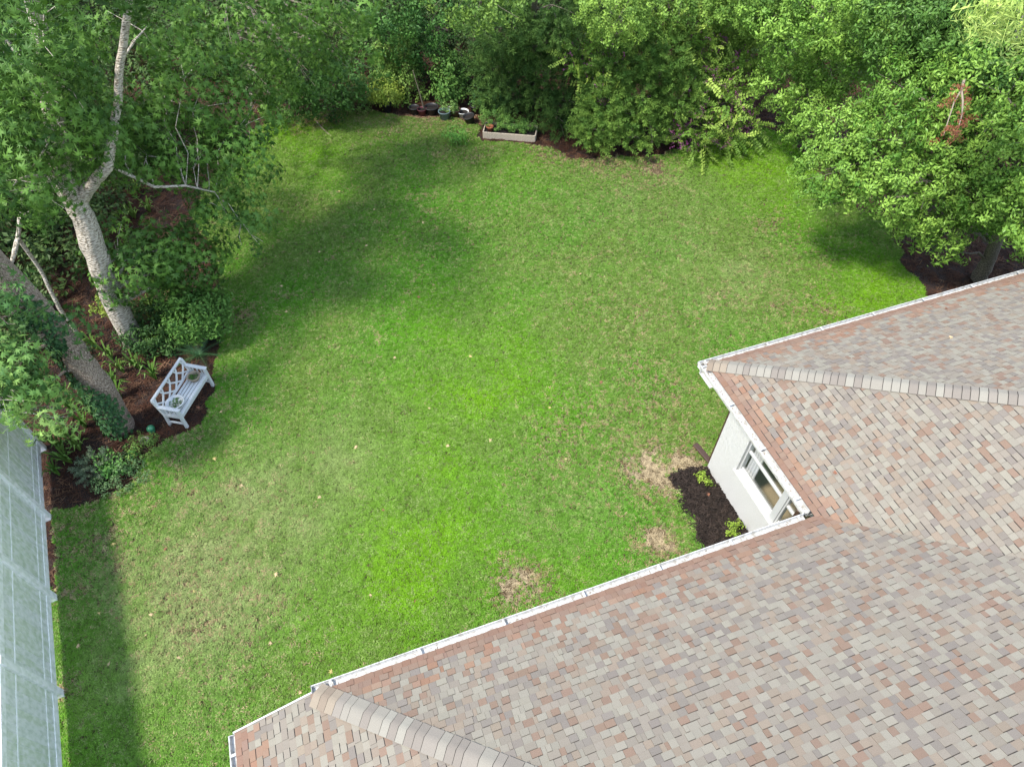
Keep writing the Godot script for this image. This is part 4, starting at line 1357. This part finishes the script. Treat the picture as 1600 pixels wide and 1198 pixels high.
		for c in cl:
			for i in int(170 * c[1] * c[1]):
				put(buf, frame(rv() + Vector3.UP * 0.3, rng.randf() * TAU, rng.randf_range(0.8, 1.4)), c[0] + rv() * c[1] * rng.randf_range(0.75, 1.05), Color(0.32, 0.06, 0.24).lerp(Color(0.55, 0.22, 0.45), rng.randf()))
		scatter(done(st), buf, M.vleaf, "berries", o)
	# light green shrub tree behind
	tree("understory_tree", "light green small-leaved tree behind the beautyberry", "", "tree", [[[P(1140, 60), P(1140, 20, 1.2), P(1140, -60, 3.6)], [0.1, 0.08, 0.05]]], clumps_px([[1150, 30, 3.0, 1.1], [1090, 10, 3.6, 1.1], [1190, 60, 2.6, 1.0], [1120, 80, 2.2, 0.9], [1030, 5, 4.0, 1.0], [1180, 0, 4.2, 1.1], [960, 15, 4.2, 1.0]]), "tiny", M.bark_grey, M.leaf, 210, Color(0.06, 0.115, 0.028), Color(0.15, 0.225, 0.055), 0.0, 1.5)
	# oaks
	var la := Color(0.05, 0.11, 0.022)
	var lb := Color(0.155, 0.245, 0.06)
	tree("live_oak", "bushy light green oak left of the bigger oak at the lawn's far right", "", "tree", [[[P(1265, 200), P(1262, 120, 1.8), P(1258, 40, 3.6), P(1255, -40, 5.2)], [0.14, 0.12, 0.09, 0.05]]],
		clumps_px([[1230, 130, 2.4, 1.0], [1270, 170, 1.9, 0.9], [1240, 60, 3.6, 1.1], [1300, 100, 3.0, 1.1], [1290, 30, 4.4, 1.2], [1210, 20, 4.2, 1.0], [1350, 60, 4.0, 1.1], [1255, 205, 1.1, 0.6], [1330, 150, 2.4, 0.9], [1370, 0, 5.2, 1.1]]), "oak", M.bark_grey, M.leaf_oak, 128, Color(0.06, 0.125, 0.026), Color(0.165, 0.26, 0.066))
	var ock := clumps_px([[1310, 215, 3.2, 0.9], [1290, 265, 2.8, 0.8], [1345, 260, 3.0, 0.95], [1390, 215, 3.6, 1.05], [1400, 290, 2.9, 0.95], [1450, 250, 3.1, 1.05], [1460, 330, 2.2, 0.9], [1500, 290, 2.9, 1.05], [1530, 210, 3.9, 1.15], [1560, 320, 2.9, 0.95], [1590, 260, 3.8, 1.1], [1480, 165, 4.2, 1.1], [1420, 150, 4.2, 1.1], [1560, 140, 5.0, 1.2], [1340, 305, 2.4, 0.55], [1430, 350, 1.7, 0.6], [1480, 365, 1.7, 0.55], [1485, 400, 1.1, 0.28], [1620, 330, 3.4, 1.1], [1650, 230, 4.6, 1.3], [1625, 365, 2.7, 0.6], [1280, 305, 2.4, 0.5], [1545, 340, 2.3, 0.5]])
	tree("live_oak", "broad bright green oak with a knotted grey trunk by the far roof edge", "", "tree", [[[P(1530, 437), P(1548, 398, 0.9), P(1566, 355, 1.9), P(1585, 300, 3.0), P(1600, 200, 4.6)], [0.2, 0.155, 0.145, 0.13, 0.09]]], ock, "oak", M.bark_grey, M.leaf_oak, 128, la, lb)
	# knot hole of the oak
	var st := S()
	var kd := (Vector3(0, 12, 0) - P(1540, 415, 0.5)).normalized()
	kd.y = 0.1
	kd = kd.normalized()
	lathe(st, Vector3.ZERO, [Vector2(0.0, -0.02), Vector2(0.05, -0.01), Vector2(0.075, 0.02), Vector2(0.1, 0.015), Vector2(0.11, -0.03)], 12)
	var kn := part("knot_hole", done(st), M.bark_dark, get_node("live_oak_001"), true)
	kn.transform = Transform3D(frame(kd, 0, 1.0), (P(1541, 418, 0.45) - P(1530, 437)) + kd * 0.12)
	# dead twig
	var dt := thing("dead_branch", "dead hanging branch with rust-brown leaves on the big oak", "branch", P(1507, 125, 5.2))
	st = S()
	var q := [P(1507, 125, 5.3), P(1503, 140, 5.3), P(1505, 158, 5.2), P(1504, 178, 5.1), P(1498, 200, 5.0)]
	tube(st, q, [0.03, 0.025, 0.02, 0.015, 0.008], 6)
	tube(st, [q[1], P(1492, 158, 5.2), P(1480, 195, 5.0), P(1475, 212, 4.9)], [0.018, 0.014, 0.01, 0.006], 6)
	part("twig", done(st), M.cane, dt)
	buf = PackedFloat32Array()
	for s in [[1502, 140, 5.3, 0.1], [1504, 152, 5.2, 0.1], [1504, 185, 5.1, 0.13], [1498, 198, 5.0, 0.15], [1493, 205, 5.0, 0.13], [1476, 210, 4.95, 0.14], [1490, 160, 5.2, 0.08]]:
		for i in 4:
			put(buf, frame(rv() - Vector3.UP * 0.5, rng.randf() * TAU, rng.randf_range(0.4, 0.75)), P(s[0], s[1], s[2]) + rv() * s[3], Color(0.2, 0.06, 0.03).lerp(Color(0.34, 0.14, 0.08), rng.randf()))
	scatter(SP.oak, buf, M.leaf, "dead_leaves", dt)
	tree("woodland_tree", "tall dark green tree behind the big oak", "", "tree", [[[P(1500, 20), P(1500, -60, 2.5), P(1500, -200, 6.0)], [0.2, 0.17, 0.1]]], clumps_px([[1450, 60, 4.6, 1.3], [1500, 30, 5.4, 1.3], [1560, 70, 5.2, 1.2], [1420, 20, 5.2, 1.2], [1590, 100, 5.0, 1.1], [1480, 100, 4.4, 1.1], [1600, 170, 4.6, 1.0]]), "oak", M.bark_dark, M.leaf_oak, 170, Color(0.035, 0.08, 0.022), Color(0.075, 0.14, 0.04))
	tree("willow_leaved_tree", "pale yellow-green narrow-leaved tree reaching in at the top right", "", "tree", [[[P(1650, 80), P(1660, -60, 4.0), P(1650, -100, 6.5)], [0.12, 0.1, 0.05]]], clumps_px([[1560, 10, 7.6, 0.4], [1590, 25, 7.4, 0.4], [1600, 0, 7.8, 0.5], [1540, 28, 7.2, 0.25], [1585, 55, 7.0, 0.28]]), "narrow", M.bark_grey, M.leaf, 120, Color(0.17, 0.24, 0.07), Color(0.32, 0.38, 0.15), 0.3)
	# sprouts on the sweetgum's trunk
	small_plant("trunk_sprout", "yellow-green sprout growing against the big sweetgum's trunk", "plant", P(172, 475, 0.9) + Vector3(0, -0.15, 0.1), "tiny", 24, 0.22, 0.4, Color(0.14, 0.23, 0.03), Color(0.26, 0.34, 0.05), 1.1)
	# undergrowth and woods behind that read as one mass
	buf = PackedFloat32Array()
	for i in 9000:
		var x := rng.randf_range(-24, 24)
		var z := -23.6 + rng.randf_range(-10, 0.0)
		if absf(x - 12) < 4.5 and z > -22: continue
		if rng.randf() < 0.3:
			x = rng.randf_range(-20, -11.0)
			z = rng.randf_range(-22, -8)
			if x > -11.3 - (z + 8) * 0.02 and z > -13: continue
		var y := rng.randf_range(0.05, 2.2) * rng.randf()
		put(buf, frame(rv() * 0.7 + Vector3.UP, rng.randf() * TAU, rng.randf_range(0.9, 1.6)), Vector3(x, y, z), Color(0.045, 0.085, 0.024).lerp(Color(0.1, 0.16, 0.04), rng.randf() * rng.randf()))
	scatter(SP.oval, buf, M.leaf, "undergrowth").set_meta("label", "dark leafy undergrowth filling the woods behind the lawn")
	get_node("undergrowth").set_meta("category", "undergrowth")
	buf = PackedFloat32Array()
	for i in 175:
		var x := rng.randf_range(-26, 26)
		var z := rng.randf_range(-41, -27.5)
		var y := rng.randf_range(1.5, 6.5) if i < 120 else rng.randf_range(6.5, 10.5)
		buf.append_array(crown_buf([[Vector3(x, y, z), rng.randf_range(1.0, 1.7)]], 62, Color(0.03, 0.06, 0.019), Color(0.075, 0.125, 0.036), 0.0, 1.2))
	for i in 26:
		buf.append_array(crown_buf([[Vector3(rng.randf_range(-23, -13.0), rng.randf_range(1.0, 7.5), rng.randf_range(-24, -9)), rng.randf_range(1.0, 1.7)]], 62, Color(0.03, 0.062, 0.019), Color(0.075, 0.125, 0.036), 0.0, 1.2))
	scatter(SP.oval, buf, M.leaf, "woods").set_meta("label", "mass of green woodland foliage along the top behind the nearer trees")
	get_node("woods").set_meta("category", "woods")

# ---------------------------------------------------------------- materials
func materials():
	var fine := noise_tex(0.09, [[0.0, Color(0.62, 0.62, 0.62)], [0.5, Color(0.85, 0.85, 0.85)], [1.0, Color(1, 1, 1)]], 3, 3)
	var grain := noise_tex(0.16, [[0.2, Color(0.62, 0.61, 0.6)], [0.5, Color(0.9, 0.9, 0.89)], [0.8, Color(1.0, 1.0, 1.0)]], 5, 3, 1024)
	var relief := noise_tex(0.05, [], 11, 4)
	var relief_f := noise_tex(0.2, [], 12, 3)
	M.leaf = leafmat(0.5, 0.34)
	M.leaf_soft = leafmat(0.75, 0.3)
	M.leaf_oak = leafmat(0.38, 0.3)
	M.grass = leafmat(0.7, 0.4)
	M.grass.metallic_specular = 0.12
	M.vleaf = leafmat(0.85, 0.1)
	M.frond = mat(lin(0.05, 0.14, 0.05), 0.5)
	M.leaf_yellow = mat(lin(0.46, 0.36, 0.13), 0.7)
	M.leaf_tan = mat(lin(0.5, 0.36, 0.2), 0.8)
	M.leaf_brown = mat(lin(0.22, 0.09, 0.05), 0.8)
	M.twig = mat(lin(0.14, 0.12, 0.06), 0.9)
	M.cane = mat(lin(0.42, 0.34, 0.25), 0.85, fine, Vector3.ONE * 5)
	M.shingle = mat(Color.WHITE, 0.93, grain, Vector3.ONE * 1.3, relief_f, 0.15)
	M.shingle.vertex_color_use_as_albedo = true
	M.felt = mat(lin(0.045, 0.04, 0.038), 0.95)
	M.gutter = mat(lin(0.56, 0.56, 0.555), 0.4, noise_tex(0.02, [[0.2, Color(0.78, 0.76, 0.72)], [0.45, Color(0.97, 0.97, 0.96)], [1.0, Color(1, 1, 1)]], 21, 5), Vector3.ONE * 0.9)
	M.trim = mat(lin(0.56, 0.56, 0.55), 0.5)
	M.stucco = mat(lin(0.7, 0.7, 0.695), 0.85, fine, Vector3.ONE * 2.0, relief_f, 0.8)
	M.stucco.albedo_texture = noise_tex(0.03, [[0.0, Color(0.93, 0.93, 0.92)], [1.0, Color(1, 1, 1)]], 31, 4)
	M.vinyl = mat(lin(0.52, 0.53, 0.53), 0.35)
	M.paint = mat(lin(0.7, 0.72, 0.73), 0.45, noise_tex(0.05, [[0.2, Color(0.8, 0.8, 0.78)], [0.45, Color(0.97, 0.97, 0.97)], [1.0, Color(1, 1, 1)]], 23, 5), Vector3.ONE * 2.0)
	var streak := noise_tex(0.02, [[0.25, Color(0.86, 0.89, 0.85)], [0.5, Color(0.96, 0.97, 0.95)], [0.7, Color(1, 1, 1)]], 25, 5)
	M.fence = mat(lin(0.8, 0.815, 0.8), 0.4, streak, Vector3(0.9, 0.5, 0.9))
	M.fence_green = mat(lin(0.77, 0.795, 0.76), 0.45, noise_tex(0.02, [[0.25, Color(0.84, 0.88, 0.8)], [0.5, Color(0.93, 0.95, 0.9)], [0.75, Color(1, 1, 1)]], 27, 5), Vector3(0.9, 0.5, 0.9))
	M.vinyl_white = mat(lin(0.95, 0.95, 0.945), 0.4, streak, Vector3(0.9, 0.5, 0.9))
	M.glass = StandardMaterial3D.new()
	M.glass.transparency = BaseMaterial3D.TRANSPARENCY_ALPHA
	M.glass.albedo_color = Color(0.5, 0.58, 0.52, 0.06)
	M.glass.roughness = 0.02
	M.glass.metallic_specular = 0.45
	M.carpet = mat(lin(0.5, 0.4, 0.24), 0.95, fine, Vector3.ONE * 2.0)
	M.inner = mat(lin(0.5, 0.47, 0.42), 0.9)
	M.cloth = mat(lin(0.72, 0.74, 0.76), 0.9)
	M.brown = mat(lin(0.1, 0.055, 0.04), 0.5, fine, Vector3.ONE * 4)
	M.black = mat(lin(0.02, 0.02, 0.022), 0.5)
	M.maroon = mat(lin(0.1, 0.02, 0.03), 0.5)
	M.bluegrey = mat(lin(0.14, 0.2, 0.22), 0.55)
	M.terra = mat(lin(0.42, 0.14, 0.07), 0.85, fine, Vector3.ONE * 5)
	M.clay = mat(lin(0.5, 0.4, 0.3), 0.85, fine, Vector3.ONE * 5)
	M.blush = mat(lin(0.36, 0.28, 0.27), 0.6)
	M.greenglass = mat(lin(0.02, 0.2, 0.09), 0.04)
	M.greenglass.clearcoat_enabled = true
	M.board = mat(lin(0.6, 0.53, 0.44), 0.9, noise_tex(0.03, [[0.2, Color(0.62, 0.6, 0.58)], [0.5, Color(0.9, 0.89, 0.87)], [1.0, Color(1, 1, 1)]], 29, 5), Vector3(1.0, 9.0, 1.0))
	M.bark_pale = mat(lin(0.68, 0.63, 0.55), 0.9, noise_tex(0.025, [[0.2, Color(0.42, 0.4, 0.37)], [0.42, Color(0.84, 0.82, 0.78)], [0.65, Color(1, 1, 1)]], 33, 6), Vector3(0.9, 2.0, 0.9), noise_tex(0.025, [], 34, 5), 3.5)
	M.bark_rough = mat(lin(0.62, 0.51, 0.43), 0.95, noise_tex(0.035, [[0.25, Color(0.38, 0.34, 0.32)], [0.5, Color(0.8, 0.78, 0.75)], [0.8, Color(1, 1, 1)]], 35, 5), Vector3(3.0, 0.8, 3.0), noise_tex(0.035, [], 36, 4), 4.0)
	M.bark_grey = mat(lin(0.4, 0.36, 0.3), 0.95, noise_tex(0.035, [[0.25, Color(0.45, 0.43, 0.4)], [0.5, Color(0.8, 0.78, 0.75)], [0.8, Color(1, 1, 1)]], 37, 5), Vector3(2.5, 0.9, 2.5), relief, 2.5)
	M.bark_dark = mat(lin(0.075, 0.06, 0.05), 0.95, fine, Vector3(3, 1, 3))
	M.litter = mat(lin(0.045, 0.023, 0.016), 0.95, noise_tex(0.06, [[0.2, Color(0.45, 0.42, 0.4)], [0.5, Color(0.8, 0.76, 0.72)], [0.8, Color(1, 1, 1)]], 39, 5), Vector3.ONE * 0.8, relief, 3.0)
	M.soil = mat(lin(0.155, 0.115, 0.065), 0.95, noise_tex(0.05, [[0.2, Color(0.5, 0.47, 0.42)], [0.5, Color(0.85, 0.82, 0.76)], [0.8, Color(1, 1, 1)]], 41, 5), Vector3.ONE * 0.9, relief, 2.0)
	M.mulch = mat(lin(0.03, 0.022, 0.018), 0.95, fine, Vector3.ONE * 4.0, relief, 3.0)

func _ready():
	rng.seed = 20240611
	nz.seed = 7
	nz.frequency = 0.01
	nz.fractal_octaves = 3
	nz2.seed = 9
	nz2.frequency = 0.01
	# camera, sky, sun, exposure
	var cam := Camera3D.new()
	cam.name = "camera"
	cam.position = Vector3(0, CAM_H, 0)
	cam.rotation = Vector3(-PITCH, 0, 0)
	cam.fov = rad_to_deg(2.0 * atan(599.0 / FOCAL))
	cam.far = 400.0
	cam.current = true
	add_child(cam)
	var env := Environment.new()
	env.background_mode = Environment.BG_SKY
	var sky := Sky.new()
	var sm := ProceduralSkyMaterial.new()
	sm.sky_top_color = Color(0.66, 0.74, 0.86)
	sm.sky_horizon_color = Color(0.88, 0.91, 0.95)
	sm.sky_curve = 0.25
	sm.ground_horizon_color = Color(0.5, 0.52, 0.48)
	sm.ground_bottom_color = Color(0.25, 0.28, 0.2)
	sky.sky_material = sm
	env.sky = sky
	env.background_energy_multiplier = 1.25
	env.tonemap_mode = Environment.TONE_MAPPER_LINEAR
	env.tonemap_exposure = 1.85
	env.sdfgi_enabled = true
	env.ssao_enabled = true
	env.ssil_enabled = true
	var we := WorldEnvironment.new()
	we.name = "world_environment"
	we.environment = env
	add_child(we)
	var sun := DirectionalLight3D.new()
	sun.name = "sun"
	sun.light_energy = 1.12
	sun.light_color = Color(1.0, 0.97, 0.925)
	sun.light_angular_distance = 8.0
	sun.shadow_enabled = true
	add_child(sun)
	sun.look_at_from_position(Vector3.ZERO, Vector3(0.587, -1.0, -0.294))
	materials()
	for k in ["star", "oak", "oval", "narrow", "tiny", "cedar", "berry", "strap", "palm", "grass", "straw", "chip", "ivy"]:
		SP[k] = sprig(k, k.length() * 31 + 5)
	build_ground()
	build_house()
	build_fence()
	build_trees()
	build_bench()
	build_small()
